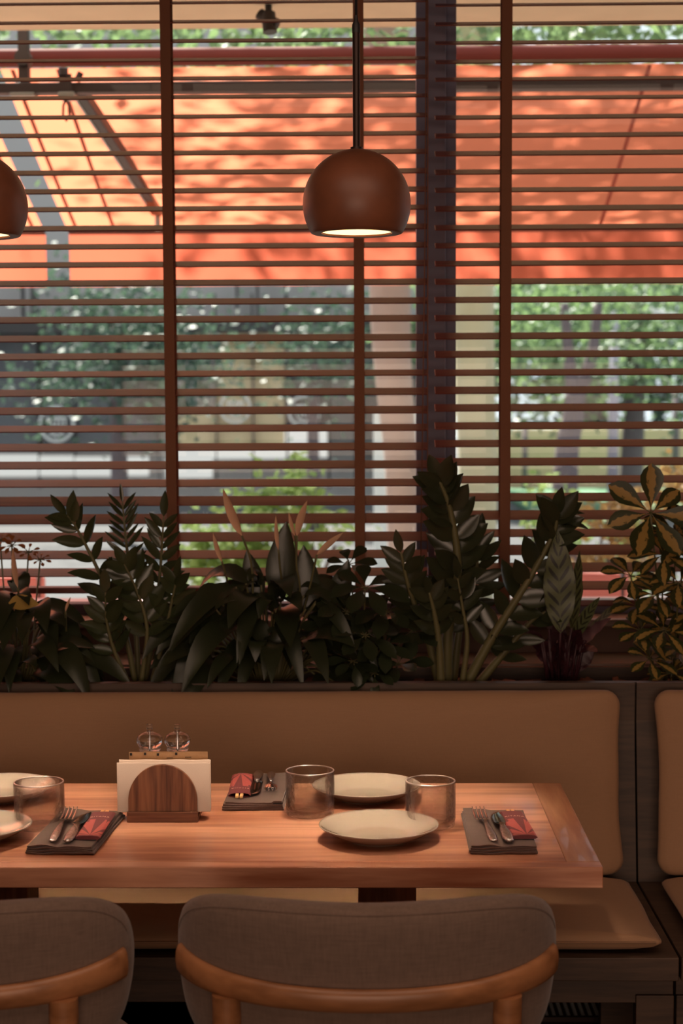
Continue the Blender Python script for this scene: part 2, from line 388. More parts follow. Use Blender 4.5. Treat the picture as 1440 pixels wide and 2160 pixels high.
M_shadein = plain('lamp_lining', (.9, .82, .66), rough=.5, var=.02)
M_bulb = emis('frosted_bulb', (1, .80, .50), 9)

# glazing: clear float glass
m, nt, N, Lk, B = newmat('window_glass'); N.remove(B)
tr = N.new('ShaderNodeBsdfTransparent'); tr.inputs[0].default_value = (.93, .95, .94, 1)
gl = N.new('ShaderNodeBsdfGlossy'); gl.inputs['Roughness'].default_value = .02
ms = N.new('ShaderNodeMixShader'); ms.inputs[0].default_value = .012
Lk.new(tr.outputs[0], ms.inputs[1]); Lk.new(gl.outputs[0], ms.inputs[2]); Lk.new(ms.outputs[0], N['Material Output'].inputs['Surface'])
M_pane = m

# ================================================================== THE ROOM
def struct(name, mb, m, parent=None, **k):
    o = mb.build(name, m, parent, **k)
    if parent is None: o['kind'] = 'structure'
    return o
XL, XR, YB, YF = -3.2, 3.2, -3.0, 4.75
struct('floor', MB().box(XL, XR, YB, YF, -.1, 0), M_floor)
struct('ceiling', MB().box(XL, XR, YB, YF, 3.0, 3.1), M_ceil)
struct('wall_left', MB().box(XL-.1, XL, YB, YF, 0, 3.0), M_wall)
struct('wall_right', MB().box(XR, XR+.1, YB, YF, 0, 3.0), M_wall)
struct('wall_back', MB().box(XL, XR, YB-.1, YB, 0, 3.0), M_wall)
struct('wall_front', MB().box(XL, XR, 4.52, 4.72, 0, .965), plain('under_window_wall', srgb(92, 66, 54), rough=.7))
struct('trim_1', MB().box(XL, XR, 4.50, 4.66, .965, .985), M_sill, bevel=.003)
struct('trim_2', MB().box(XL, XR, 4.55, 4.75, 2.80, 3.0), M_mull)
struct('trim_3', MB().box(.157, .205, 4.60, 4.72, .985, 2.80), M_mull, bevel=.002)
for k, (a, b) in enumerate(((XL, .157), (.205, XR))):
    fr = MB(); fr.box(a, b, 4.64, 4.70, .985, 1.015); fr.box(a, b, 4.64, 4.70, 2.765, 2.80)
    fr.box(a, a+.03, 4.64, 4.70, 1.015, 2.765); fr.box(b-.03, b, 4.64, 4.70, 1.015, 2.765)
    wo = struct('window_%d' % (k+1), fr, M_mull)
    MB().box(a+.03, b-.03, 4.666, 4.672, 1.015, 2.765).build('pane', M_pane, wo)
# inner ledge behind planter
struct('trim_4', MB().box(XL, XR, 4.31, 4.51, .86, .895), M_sill, bevel=.003)

# ================================================================== BLINDS
def blind(label, x0, x1, ztop, pitch, n, tapes, tilts, zoff=0, cord=None, seed=1):
    rr = random.Random(seed)
    t = thing('venetian_blind', label, 'blind', ((x0+x1)/2, 4.42, 1.0))
    ox, oy, oz = (x0+x1)/2, 4.42, 1.0
    hw = (x1-x0)/2
    for i in range(n):
        z = ztop-pitch*i-oz
        ang = R(tilts.get(i, 20)+rr.uniform(-1.2, 1.2))
        s = MB(); dz = rr.uniform(-.001, .001)
        M4 = Matrix.Translation((0, 0, z+dz)) @ Matrix.Rotation(ang, 4, 'X') @ Matrix.Rotation(rr.uniform(-.0006, .0006), 4, 'Y')
        s.box(-hw, hw, -.025, .025, -.0015, .0015, M4)
        s.build('slat', M_slat, t, bevel=.0008, bseg=1)
    zb = ztop-pitch*n-oz
    MB().box(-hw, hw, -.026, .026, zb-.006, zb+.01).build('bottom_rail', M_slat, t, bevel=.003)
    MB().box(-hw, hw, -.03, .03, ztop-oz+.05, ztop-oz+.10).build('head_rail', M_slat, t, bevel=.003)
    for tx in tapes:
        tb = MB()
        for yy in (-.0275, .0275): tb.box(tx-ox-.0135, tx-ox+.0135, yy-.0007, yy+.0007, zb, ztop-oz+.05)
        tb.build('ladder_tape', M_tape, t)
    if cord:
        for (pts) in cord:
            MB().tube([(p[0]-ox, p[1]-oy, p[2]-oz) for p in pts], .0016, 6).build('lift_cord', M_tape, t, smooth=True)
    return t
blind('dark walnut slatted blind hanging left of the grey mullion, with lift cords', -2.95, .151, 2.6895, .04743, 34, (-2.5, -2.0, -1.51, -1.02, -.522, -.028),
      {29: 27, 30: 27, 31: 24, 24: 22, 22: 17},
      cord=[[(.146, 4.378, 2.75), (.142, 4.378, 2.0), (.131, 4.376, 1.16)], [(.149, 4.380, 2.75), (.149, 4.379, 1.9), (.1485, 4.378, 1.18)]], seed=3)
blind('dark walnut slatted blind hanging right of the grey mullion', .169, 2.6, 2.6765, .04675, 35, (.352, .85, 1.35, 1.85, 2.35), {32: 27, 30: 25, 33: 24}, seed=5)

# ================================================================== BENCH, CUSHIONS, PLANTER
def bench(x0, x1, label):
    t = thing('bench', label, 'bench', ((x0+x1)/2, 3.75, 0)); c = (x0+x1)/2; h = (x1-x0)/2-.0015
    # back panel leans slightly back
    b = MB(); i = len(b.v)
    for (y, z) in ((3.955, .36), (4.022, .80), (4.022, .892), (4.04, .892), (4.04, .36)):
        for x in (-h, h): b.v.append((x, y-3.75, z))
    n = 5
    for k in range(n): b.face((2*k, 2*k+1, (2*k+3) % 10, (2*k+2) % 10))
    b.face([0, 2, 4, 6, 8]); b.face([9, 7, 5, 3, 1]); b.build('back_panel', M_bench, t)
    MB().box(-h, h, 3.40-3.75, 4.03-3.75, .368, .418).build('seat_board', M_bench, t, bevel=.002)
    MB().box(-h, h, 3.46-3.75, 3.49-3.75, .30, .368).build('apron', M_bench, t, bevel=.002)
    for lx in ((-h+.04, h-.04) if x1-x0 > 1.0 else (-h+.04, h-.04)):
        MB().box(lx-.04, lx+.04, 3.45-3.75, 3.49-3.75, 0, .32).build('leg', M_bench, t, bevel=.002)
        MB().box(lx-.04, lx+.04, 3.98-3.75, 4.02-3.75, 0, .37).build('leg', M_bench, t, bevel=.002)
    if x1-x0 > 1.2:
        MB().box(-.53-c-.05, -.53-c+.05+.12, 3.47-3.75, 3.51-3.75, 0, .32).build('leg', M_bench, t, bevel=.002)
    return t
bench(-2.4, .638, 'long dark wooden bench behind the table under the left tan cushions')
bench(.640, 2.4, 'dark wooden bench section right of the vertical seam')

def cushion_outline(x0, x1, y0, y1, rc, pinch=.0):
    pts = []
    for (cx, cy_, a0) in ((x1-rc, y1-rc, 0), (x0+rc, y1-rc, 90), (x0+rc, y0+rc, 180), (x1-rc, y0+rc, 270)):
        for k in range(7):
            a = R(a0+90*k/6); pts.append((cx+rc*math.cos(a), cy_+rc*math.sin(a)))
    # subdivide long edges
    out = []
    for i in range(len(pts)):
        a = Vector(pts[i]+(0,)); b = Vector(pts[(i+1) % len(pts)]+(0,)); L = (b-a).length
        k = max(1, int(L/.04))
        for j in range(k): q = a.lerp(b, j/k); out.append((q.x, q.y))
    return out
def back_cushion(x0, x1, label):
    mb = MB()
    def fn(u, v, h):
        # v: height .44-.885, leaning
        t = (v-.44)/.445
        wob = .0025*noise.noise(Vector((u*5, v*7, h*3)))+.006*noise.noise(Vector((u*1.3, v*2.2, 2)))
        uu = u
        edge = .004*noise.noise(Vector((u*9, v*9, 0)))
        return ((uu+edge), 3.895+.075*t-h-wob*(1 if h > 0 else 0), v+.3*edge)
    ol = cushion_outline(x0, x1, .455, .883, .04)
    ol = [(u-(.012*math.sin(PI*(v-.455)/.428)*(1 if u > (x0+x1)/2 else -1)), v-(.004*math.sin(PI*(u-x0)/(x1-x0)))) for (u, v) in ol]
    pillow(mb, ol, .048, fn, rings=14, sharp=4.5, edge=.12)
    return tag(mb.build('back_cushion', M_cush, smooth=True), label, 'cushion')
def seat_cushion(x0, x1, label):
    mb = MB()
    def fn(u, v, h):
        e = .004*noise.noise(Vector((u*8, v*8, 1)))
        return (u+e, v+e, .4435+h+.003*noise.noise(Vector((u*3, v*4, 0)))*(h > 0))
    ol = cushion_outline(x0, x1, 3.415, 3.87, .012)
    pillow(mb, ol, .022, fn, rings=12, sharp=14, edge=.08)
    o = tag(mb.build('seat_cushion', M_cush, smooth=True), label, 'cushion')
    sm = MB(); sm.tube([(x0+.01, 3.4135, .446), (x1-.012, 3.4135, .446)], .0022, 6)
    sm.build('piping', M_cush, o, smooth=True)
    return o
back_cushion(-2.36, .597, 'long tan back cushion leaning behind the laid table')
back_cushion(.672, 2.36, 'tan back cushion at the right edge, past the dark seam')
seat_cushion(-2.36, .603, 'long flat tan seat cushion under the table edge, on the bench')
seat_cushion(.680, 2.36, 'flat tan seat cushion at the right edge, past the dark seam')

pl = thing('planter_box', 'long dark planter trough behind the bench back, full of house plants', 'planter', (0, 4.17, .6))
b = MB(); b.box(-2.5, 2.5, -.125, -.105, 0, .290); b.box(-2.5, 2.5, .11, .13, 0, .290); b.box(-2.5, -2.48, -.105, .11, 0, .29); b.box(2.48, 2.5, -.105, .11, 0, .29); b.box(-2.5, 2.5, -.105, .11, -.02, 0)
b.build('trough', M_bench, pl, bevel=.002)
MB().box(-2.475, 2.475, -.1, .105, .15, .25).build('soil', M_soil, pl)
ch = MB(); rr = random.Random(4)
for k in range(170):
    x = rr.uniform(-1.1, 1.2); y = rr.uniform(4.08, 4.26)
    L = rr.uniform(.01, .03)
    M4 = Matrix.Translation((x, y, .852+rr.uniform(0, .01))) @ Euler((rr.uniform(-.4, .4), rr.uniform(-.4, .4), rr.uniform(0, 3))).to_matrix().to_4x4()
    ch.box(-L, L, -L*.5, L*.5, -.003, .004, M4)
tag(ch.build('bark_mulch', M_bark), 'reddish bark chips scattered on the planter soil', 'mulch', kind='stuff')

# ================================================================== TABLE
tb = thing('dining_table', 'long oak dining table laid with plates, glasses and cutlery', 'table', (-.345, 3.23, 0))
def tabletop():
    x0, x1, y0, y1 = -.755, .752, -.333, .333
    MB().box(x0+.155, x1-.0605, y0+.0365, y1, .712, .75).build('tabletop', M_oak, tb, bevel=.0012)
    MB().box(x0, x1, y0, y0+.036, .712, .75).build('edge_board', M_oak, tb, bevel=.0018)
    for s_, a, b_ in ((0, x1-.06, x1), (1, x0, x0+.1545)):
        MB().box(a, b_, y0+.0365, y1, .712, .75).build('end_board', M_oakY, tb, bevel=.0018)
tabletop()
for lx in (.375, -.38):
    MB().box(lx-.056, lx+.056, -.05, .06, .03, .712).build('leg', M_oakleg, tb, bevel=.003)
    MB().box(lx-.04, lx+.04, -.28, .28, 0, .03).build('foot', M_oakleg, tb, bevel=.004)
tt = .75

# ================================================================== CHAIRS
def make_chair(label, loc, rz):
    t = thing('dining_chair', label, 'chair', loc, rz, None)
    A, D = .287, .155
    TM = R(82)
    def plan(u, off=0):
        a = u*TM
        x = A*math.sin(a)/math.sin(TM); y = D*(1-math.cos(a))/(1-math.cos(TM))
        tx = A*math.cos(a)*TM/math.sin(TM); ty = D*math.sin(a)*TM/(1-math.cos(TM)); l = math.hypot(tx, ty)
        nx, ny = ty/l, -tx/l      # outward (towards the viewer side)
        return x+nx*off, y+ny*off
    half = [(0, .817), (.25, .818), (.5, .816), (.70, .807), (.84, .790), (.94, .763), (.985, .728), (.985, .69), (.945, .648), (.86, .60), (.70, .56), (.38, .53), (0, .52)]
    ol = half+[(-u, z) for (u, z) in half[-2:0:-1]]
    ol = smooth_closed(ol, 6)
    mb = MB()
    def fn(u, v, h):
        x, y = plan(max(-1.02, min(1.02, u)), h)
        lean = (.69-v)*.12
        return (x, y+lean*1.0, v)
    pillow(mb, ol, .031, fn, rings=14, sharp=7, edge=.1)
    br = mb.build('backrest', M_linen, t, smooth=True)
    # stitched seam near the upper rim, on the outside
    cv_ = sum(p[1] for p in ol)/len(ol); r_ = .90; hs = .031*(.1+.9*(1-r_**7)**.5)
    up_ = sorted([(u, v) for (u, v) in ol if v > .745], key=lambda q: q[0])
    sm = [fn(u*r_, cv_+(v-cv_)*r_, hs+.0002) for (u, v) in up_]
    MB().tube(sm, .0011, 5).build('seam', M_linen, br, smooth=True)
    # curved wooden band
    bd = MB(); nn = 40; prof = 12
    for k in range(nn+1):
        u = -.825+1.65*k/nn
        zc = .674+.036*abs(u)**2.4
        hh = (.019+.010*abs(u)**2)*(1 if abs(u) < .90 else .9)
        for j in range(prof):
            a = 2*PI*j/prof
            off = .037-.020*abs(u)**4+(.012-.003*abs(u)**3)*math.cos(a)
            zz = zc+hh*math.copysign(abs(math.sin(a))**.75, math.sin(a))
            x, y, z = fn(u, zz, off); bd.v.append((x, y, z))
    for k in range(nn):
        for j in range(prof):
            a = k*prof+j; b_ = k*prof+(j+1) % prof; bd.face((a, b_, b_+prof, a+prof))
    bd.face([j for j in range(prof)]); bd.face([nn*prof+j for j in range(prof)][::-1])
    bd.build('back_band', M_chairwood, t, smooth=True, auto=60)
    for s_ in (-1, 1):
        top = Vector(fn(.52*s_, .665, .035)); 
        MB().tube([top, top+Vector((0, .004, -.12)), Vector((s_*.215, top.y+.01, .3)), Vector((s_*.245, top.y-.05, 0))], [.023, .022, .018, .012], 14).build('leg', M_chairwood, t, smooth=True, auto=60)
        MB().tube([(s_*.175, .42, .415), (s_*.23, .47, 0)], [.02, .012], 14).build('leg', M_chairwood, t, smooth=True, auto=60)
    se = MB()
    so_ = smooth_closed([(.0, .07), (.15, .09), (.225, .18), (.25, .32), (.22, .47), (0, .5), (-.22, .47), (-.25, .32), (-.225, .18), (-.15, .09)], 5)
    pillow(se, so_, .032, lambda u, v, h: (u*.93, v, .452+h), rings=8, sharp=5, edge=.15)
    se.build('seat', M_linen, t, smooth=True)
    fr = MB(); fr.box(-.18, .18, .11, .45, .405, .425); fr.build('seat_frame', M_chairwood, t, bevel=.005)
    return t
make_chair('linen upholstered chair with curved wooden back band, centre foreground', (-.008, 2.47, 0), 0)
make_chair('linen upholstered chair cut off by the left edge, with curved wooden back band', (-.684, 2.47, 0), R(-4))

# ================================================================== PENDANTS
def make_pendant(label, loc):
    t = thing('pendant_lamp', label, 'lamp', loc)
    Rr = .1045; zc = .0915; a0 = math.asin(.0775/Rr)
    z_open = zc-math.sqrt(Rr**2-.0885**2)
    prof = []; 
    for k in range(33):
        th = PI*(k/32)*.0 + (math.acos((z_open-zc)/Rr))*(1-k/32)
        prof.append((max(.0006, Rr*math.sin(th)), zc+Rr*math.cos(th)))
    ri = .0965
    inner = []
    th1 = math.acos((z_open+.001-zc)/ri)
    for k in range(25):
        th = th1*(k/24) if k else .004
        inner.append((max(.0006, ri*math.sin(th)), zc+ri*math.cos(th)))
    full = prof[:]
    outer = MB(); outer.lathe(full, n=64)
    outer.lathe([(.0885, z_open), (.086, z_open-.0012), (.0688, z_open-.0002), (.068, z_open+.003)], n=64)
    outer.build('lamp_shade', M_lamp, t, smooth=True, auto=40)
    li = MB(); li.lathe(inner[:22]+[(.0683, z_open+.0025)], n=64); li.build('lining', M_shadein, t, smooth=True)
    bl = MB(); bl.lathe([(.0005, .075), (.02, .077), (.03, .085), (.034, .10), (.03, .125), (.016, .15), (.014, .18)], n=24); bl.build('bulb', M_bulb, t, smooth=True)
    st = MB(); st.tube([(0, 0, zc+Rr-.003), (0, 0, zc+Rr+.0035)], .012, 24); st.tube([(0, 0, zc+Rr), (0, 0, .42)], .0072, 16); st.build('stem', M_darkmetal, t, smooth=True, auto=40)
    cc = MB(); cc.lathe([(.0005, .415), (.0078, .415), (.0078, .43), (.0045, .437), (.003, .448), (.0005, .449)], n=16); cc.build('cable_grip', M_black_rubber, t, smooth=True, auto=40)
    cb = MB(); cb.tube([(0, 0, .44), (0, 0, 3.0-loc[2]-.03)], .0028, 8); cb.build('cable', M_black_rubber, t, smooth=True)
    ro = MB(); ro.lathe([(.0005, 3.0-loc[2]), (.05, 3.0-loc[2]), (.05, 3.0-loc[2]-.025), (.0005, 3.0-loc[2]-.03)], n=32); ro.build('ceiling_rose', M_darkmetal, t, smooth=True, auto=40)
    ld = bpy.data.lights.new('pendant_light', 'SPOT'); ld.energy = 84; ld.color = (1, .72, .52); ld.spot_size = R(50); ld.spot_blend = 1; ld.shadow_soft_size = .022
    lo = bpy.data.objects.new('pendant_light', ld); COL.objects.link(lo); lo.parent = t; lo.location = (0, 0, .05)
    return t
make_pendant('round walnut ball pendant lamp hanging complete above the table', (-.025, 3.3, 1.858))
make_pendant('round walnut ball pendant lamp cut off by the left edge', (-.770, 3.3, 1.858))

# ================================================================== TABLEWARE
def plate_mesh():
    r = .1125
    prof = [(.0005, .0065), (.055, .0065), (.068, .0085), (.082, .014), (.098, .021), (.108, .0265), (r-.001, .0292), (r, .0280), (r-.002, .0258), (.100, .0185), (.085, .010), (.070, .0045), (.062, .003), (.0605, 0), (.0575, 0), (.056, .003), (.0005, .0035)]
    return MB().lathe(prof, n=96)
pm = plate_mesh().build('dinner_plate', M_white, smooth=True)
tag(pm, 'white plate in front between the two right-hand tumblers, nearest whole plate', 'plate', 'white plates on the table')
pm.location = (.0135, 3.095, tt)
for loc, lab in (((-.010, 3.425, tt), 'white plate half hidden behind two tumblers, far side of the table'),
                 ((-.753, 3.095, tt), 'white plate cut off by the left edge, at the front of the table'),
                 ((-.771, 3.425, tt), 'white plate behind the leftmost tumbler, cut off by the left edge')):
    c = pm.copy(); COL.objects.link(c); c.location = loc; c['label'] = lab

def make_tumbler(label, loc, rz=0):
    t = thing('tumbler', label, 'glass', loc, rz, 'crackled glass tumblers')
    h, ro, ri = .0905, .0485, .0455
    def dens(prof):
        q = []
        for a, b_ in zip(prof, prof[1:]):
            n = max(1, int(abs(a[1]-b_[1])/.006))
            for k in range(n): w_ = k/n; q.append((a[0]+(b_[0]-a[0])*w_, a[1]+(b_[1]-a[1])*w_))
        q.append(prof[-1]); return q
    gm = MB().lathe(dens([(.0478, .0125), (ro, .016), (ro, h-.003), (ri, h-.003), (ri, .018), (.0435, .0135)]), n=64)
    gm.v = [(x*(1+.008*noise.noise(Vector((x*45, y*45, z*45)))), y*(1+.008*noise.noise(Vector((x*45, y*45, z*45)))), z) for (x, y, z) in gm.v]
    gm.build('bowl', M_glass, t, smooth=True, auto=55)
    MB().lathe([(.0005, 0), (.043, 0), (.0465, .0015), (.0478, .004), (.048, .0123), (.0435, .0133), (.030, .0118), (.0005, .0115)], n=64).build('base', M_gbase, t, smooth=True, auto=55)
    rm = MB(); rm.tube([((ro+ri)/2*math.cos(2*PI*k/64), (ro+ri)/2*math.sin(2*PI*k/64), h-.0018) for k in range(65)], .0016, 8, cap=False); rm.build('rim', M_grim, t, smooth=True)
    return t
make_tumbler('crackled clear tumbler beside the folded napkin at the back of the table', (-.122, 3.285, tt))
make_tumbler('crackled clear tumbler right of the front plate', (.114, 3.192, tt), 1.2)
make_tumbler('crackled clear tumbler at the left end of the table', (-.643, 3.184, tt), 2.6)

# --- cutlery sets --------------------------------------------------------
def napkin_mesh(seed, W=.123, L=.285):
    mb = MB(); rr = random.Random(seed)
    for k in range(4):
        z0 = .0012+.0037*k; th = .0034
        wx = W/2-.001*k+rr.uniform(-.0015, .0015); ly = L/2-.002*k
        ox = rr.uniform(-.0015, .0015)
        nx, ny = 22, 16
        base = len(mb.v)
        cols = ny
        # closed cross-section running along x
        for i in range(nx+1):
            u = -1+2*i/nx
            sag = .0012*math.sin(u*3+k)+.0009*math.sin(u*7+seed+k)-.0022*math.exp(-((u+.1)*5)**2)*(k/3)
            sec = []
            m_ = 10
            for j in range(m_+1):
                v = -1+2*j/m_; sec.append((v, th))
            for j in range(m_+1):
                v = 1-2*j/m_; sec.append((v, 0))
            for (v, zz) in sec:
                e = .0025*math.sin(u*2+k)
                x = ox+u*wx; y = v*ly+e*(v > 0)
                zf = z0+zz+sag*(1 if v < .2 else .5)
                if k == 3 and u < -.72 and v > .2: zf += .004*(v-.2)
                mb.v.append((x, y-(.0016 if zz in (th,) and v < -.99 else 0), max(.0004, zf)))
        m2 = 22
        for i in range(nx):
            for j in range(m2):
                a = base+i*m2+j; b_ = base+i*m2+(j+1) % m2; mb.face((a, b_, b_+m2, a+m2))
        mb.face([base+j for j in range(m2)]); mb.face([base+nx*m2+j for j in range(m2)][::-1])
    return mb
def strip(mb, rows, th):
    """rows: (cx, y, halfwidth, z) ; builds a solid strip"""
    i0 = len(mb.v)
    for (cx, y, hw, z) in rows:
        mb.v += [(cx-hw, y, z), (cx-hw*.55, y, z+th*.5), (cx+hw*.55, y, z+th*.5), (cx+hw, y, z), (cx+hw*.55, y, z-th*.5), (cx-hw*.55, y, z-th*.5)]
    n = len(rows)
    for k in range(n-1):
        for j in range(6):
            a = i0+6*k+j; b_ = i0+6*k+(j+1) % 6; mb.face((a, b_, b_+6, a+6))
    mb.face([i0+j for j in range(6)]); mb.face([i0+6*(n-1)+j for j in range(6)][::-1])
def make_fork(label, M4):
    t = thing('fork', label, 'fork', (0, 0, 0), 0, 'forks on napkins')
    t.matrix_world = M4
    hd = MB(); strip(hd, [(0, -.112, .004, .004), (0, -.108, .0075, .0042), (0, -.08, .0092, .0065), (0, -.05, .0075, .009), (0, -.015, .0045, .011), (0, .01, .0032, .0115)], .0048)
    hd.build('handle', M_hammer, t, smooth=True)
    ne = MB(); strip(ne, [(0, .005, .0032, .0115), (0, .02, .0042, .011), (0, .032, .0125, .0085), (0, .042, .0135, .0065), (0, .047, .0135, .006)], .0024)
    for k in range(4):
        x = -.0114+k*.0076
        strip(ne, [(x, .045, .0023, .006), (x, .07, .0019, .0075), (x, .095, .0016, .0115), (x, .108, .0008, .015)], .0018)
    ne.build('tines', M_steel, t, smooth=True, auto=50)
    return t
def make_knife(label, M4):
    t = thing('table_knife', label, 'knife', (0, 0, 0), 0, 'knives on napkins')
    t.matrix_world = M4
    hd = MB(); strip(hd, [(0, -.112, .004, .005), (0, -.107, .0085, .0055), (0, -.08, .0115, .006), (0, -.05, .0105, .0075), (0, -.02, .0065, .009), (0, .0, .0055, .0095)], .0065)
    hd.build('handle', M_hammer, t, smooth=True)
    bl = MB(); strip(bl, [(0, -.004, .0055, .0095), (-.003, .004, .0105, .009), (-.001, .02, .0115, .008), (0, .06, .0118, .006), (.001, .085, .0095, .0055), (.004, .1, .0055, .0055), (.007, .106, .0015, .0055)], .0018)
    bl.build('blade', M_steel, t, smooth=True, auto=40)
    return t
def make_sleeve(label, M4):
    t = thing('chopstick_sleeve', label, 'chopstick sleeve', (0, 0, 0), 0, 'maroon chopstick sleeves')
    t.matrix_world = M4
    hw, L = .0235, .096
    b = MB(); i0 = 0
    n = 12; secs = []
    for (y, scoop) in ((-L, 0), (-L*.5, 0), (0, 0), (L*.5, 0), (L*.93, 1)):
        ring = []
        for (x, z) in ((-hw, .003), (-hw*.8, .0062), (-hw*.3, .0078), (hw*.3, .0078), (hw*.8, .0062), (hw, .003), (hw*.8, .0006), (hw*.3, .0003), (-hw*.3, .0003), (-hw*.8, .0006)):
            yy = y
            if scoop: yy = y+(.007*(abs(x)/hw)**2 if z > .002 else .006)
            ring.append((x, yy, z))
        secs.append(ring); b.v += ring
    m_ = 10
    for k in range(4):
        for j in range(m_):
            a = k*m_+j; c_ = k*m_+(j+1) % m_; b.face((a, c_, c_+m_, a+m_))
    b.face([j for j in range(m_)])
    ps = b.build('paper_sleeve', M_maroon, t)
    # sun rays printed on the lower part
    ry = MB(); cx, cy_ = .004, -L+.004
    def edgept(a):   # ray from the centre to the print border
        dx, dy = math.cos(a), math.sin(a); tmax = 1e9
        if dx > 1e-6: tmax = min(tmax, (hw*.98-cx)/dx)
        if dx < -1e-6: tmax = min(tmax, (-hw*.98-cx)/dx)
        if dy > 1e-6: tmax = min(tmax, (.028-cy_)/dy)
        return Vector((cx+dx*tmax, cy_+dy*tmax))
    def zof(x): return .0084 if abs(x) < hw*.3 else (.0084-.0016*(abs(x)-hw*.3)/(hw*.5) if abs(x) < hw*.8 else .0068-.0032*(abs(x)-hw*.8)/(hw*.2))
    for (a0, a1) in ((4, 16), (24, 38), (48, 62), (72, 85), (94, 108), (116, 142), (150, 166), (171, 178)):
        n_ = 8
        p0, p1 = edgept(R(a0)), edgept(R(a1))
        for k in range(n_):
            for w_ in range(3):
                f0, f1 = k/n_, (k+1)/n_
                ga, gb = w_/3, (w_+1)/3
                c0 = Vector((cx, cy_))
                q = []
                for (f, g) in ((f0, ga), (f1, ga), (f1, gb), (f0, gb)):
                    e = edgept(R(a0+(a1-a0)*g)); pt = c0.lerp(e, max(.03, f)); q.append((pt.x, pt.y, zof(pt.x)))
                ry.quad(*q)
    ry.build('sunburst_print', M_coral, ps)
    # lettering
    cu = bpy.data.curves.new('lettering', 'FONT'); cu.body = 'KITANA'; cu.size = .0088; cu.align_x = 'CENTER'; cu.space_character = 1.25; cu.extrude = .0001; cu.offset = .00003
    tmp = bpy.data.objects.new('tmp', cu); COL.objects.link(tmp)
    dg = bpy.context.evaluated_depsgraph_get(); me = bpy.data.meshes.new_from_object(tmp.evaluated_get(dg))
    bpy.data.objects.remove(tmp)
    me.materials.clear(); me.materials.append(M_ink)
    for v in me.vertices: v.co.z += zof(v.co.x)+.0002
    lo = bpy.data.objects.new('lettering', me); COL.objects.link(lo); lo.parent = ps; lo.location = (0, .044, 0)
    return t
def make_stick(label, M4):
    mb = MB(); mb.box(-.0032, .0032, -.085, .112, .0022, .0066); o = mb.build('chopstick', M_bamboo, bevel=.0008)
    o.matrix_world = M4; return tag(o, label, 'chopstick', 'wooden chopsticks in sleeves')

def place_set(cx, cy_, rz, where, seed):
    base = Matrix.Translation((cx, cy_, tt)) @ Matrix.Rotation(rz, 4, 'Z')
    nk = napkin_mesh(seed).build('napkin', M_napk, smooth=True, auto=50); nk.matrix_world = base
    tag(nk, 'folded charcoal brown cloth napkin under cutlery, '+where, 'napkin', 'folded cloth napkins')
    zt = .0165
    T = lambda x, y, z, a, tilt=0: base @ Matrix.Translation((x, y, z)) @ Matrix.Rotation(a, 4, 'Z') @ Matrix.Rotation(tilt, 4, 'X')
    make_fork('steel fork with hammered handle on the napkin, '+where, T(-.024, -.012, zt, R(4)))
    make_knife('round-ended steel knife with hammered handle on the napkin, '+where, T(.006, -.016, zt, R(3)))
    sa = R(3)
    make_sleeve('maroon paper chopstick sleeve lettered KITANA, '+where, T(.0375, .0, zt, sa))
    for k, dx in enumerate((-.0075, .0065)):
        make_stick(('left' if (k == 0) != (abs(rz) > 2) else 'right')+' chopstick in the maroon sleeve, '+where, T(.0375+dx, .0, zt-.0005, sa+(.02 if k else -.03)))
place_set(.239, 3.122, 0, 'right of the right-hand tumbler', 1)
place_set(-.560, 3.12, R(-3), 'front left, below the leftmost tumbler', 2)
place_set(-.235, 3.455, PI-R(1), 'at the back behind the middle tumbler', 5)

# --- napkin holder -------------------------------------------------------
hx, hy = -.4085, 3.217
nh = thing('napkin_holder', 'walnut napkin holder with rounded arch on the table', 'napkin holder', (hx, hy, tt))
b = MB(); b.box(-.0695, .0695, 0, .006, 0, .021); b.box(-.0695, .0695, .006, .152, 0, .008); b.build('base', M_walnutX, nh, bevel=.001)
def arch(y, h=.113):
    a = MB(); n = 40; hw = .0675; pts = [(-hw, .008)]
    for k in range(n+1):
        t = PI-PI*k/n; pts.append((hw*math.cos(t), h-.0675-.004+ .0715*math.sin(t)))
    pts.append((hw, .008)); m_ = len(pts)
    for yy in (y, y+.008):
        for (x, z) in pts: a.v.append((x, yy, z))
    a.face(list(range(m_))); a.face([m_+k for k in range(m_)][::-1])
    for k in range(m_): j = (k+1) % m_; a.face((k, j, m_+j, m_+k))
    return a
arch(.0065).build('arch_panel', M_walnut, nh, bevel=.0008)
arch(.062, .10).build('arch_panel', M_walnut, nh, bevel=.0008)
# stack of folded paper napkins
for k in range(7):
    y = .0160+k*.0056; rr = random.Random(k+20)
    mb = MB(); nx = 14; dx = rr.uniform(-.0025, .0025); hz = .1145+rr.uniform(-.0015, .0012)
    base = 0
    for i in range(nx+1):
        u = -1+2*i/nx
        for (dy, z) in ((0, .0175), (.0008, hz-.002), (.0022, hz), (.0038, hz-.002), (.0046, .0175), (.0023, .0168)):
            fl = .004*(abs(u)**3)*math.sin(z*40+k)*(1 if z < .1 else .2)
            mb.v.append((dx+u*.0895, y+dy*1.0, z+.0006*math.sin(u*9+k)))
    for i in range(nx):
        for j in range(6):
            a = i*6+j; b_ = i*6+(j+1) % 6; mb.face((a, b_, b_+6, a+6))
    mb.face(range(6)); mb.face([nx*6+j for j in range(6)][::-1])
    o = mb.build('paper_napkin', M_paper, smooth=True, auto=50); o.location = (hx, hy, tt)
    tag(o, 'folded white paper napkin, front of the stack in the wooden holder' if k == 0 else 'folded white paper napkin behind the front one in the wooden holder', 'napkin', 'paper napkins in the holder')
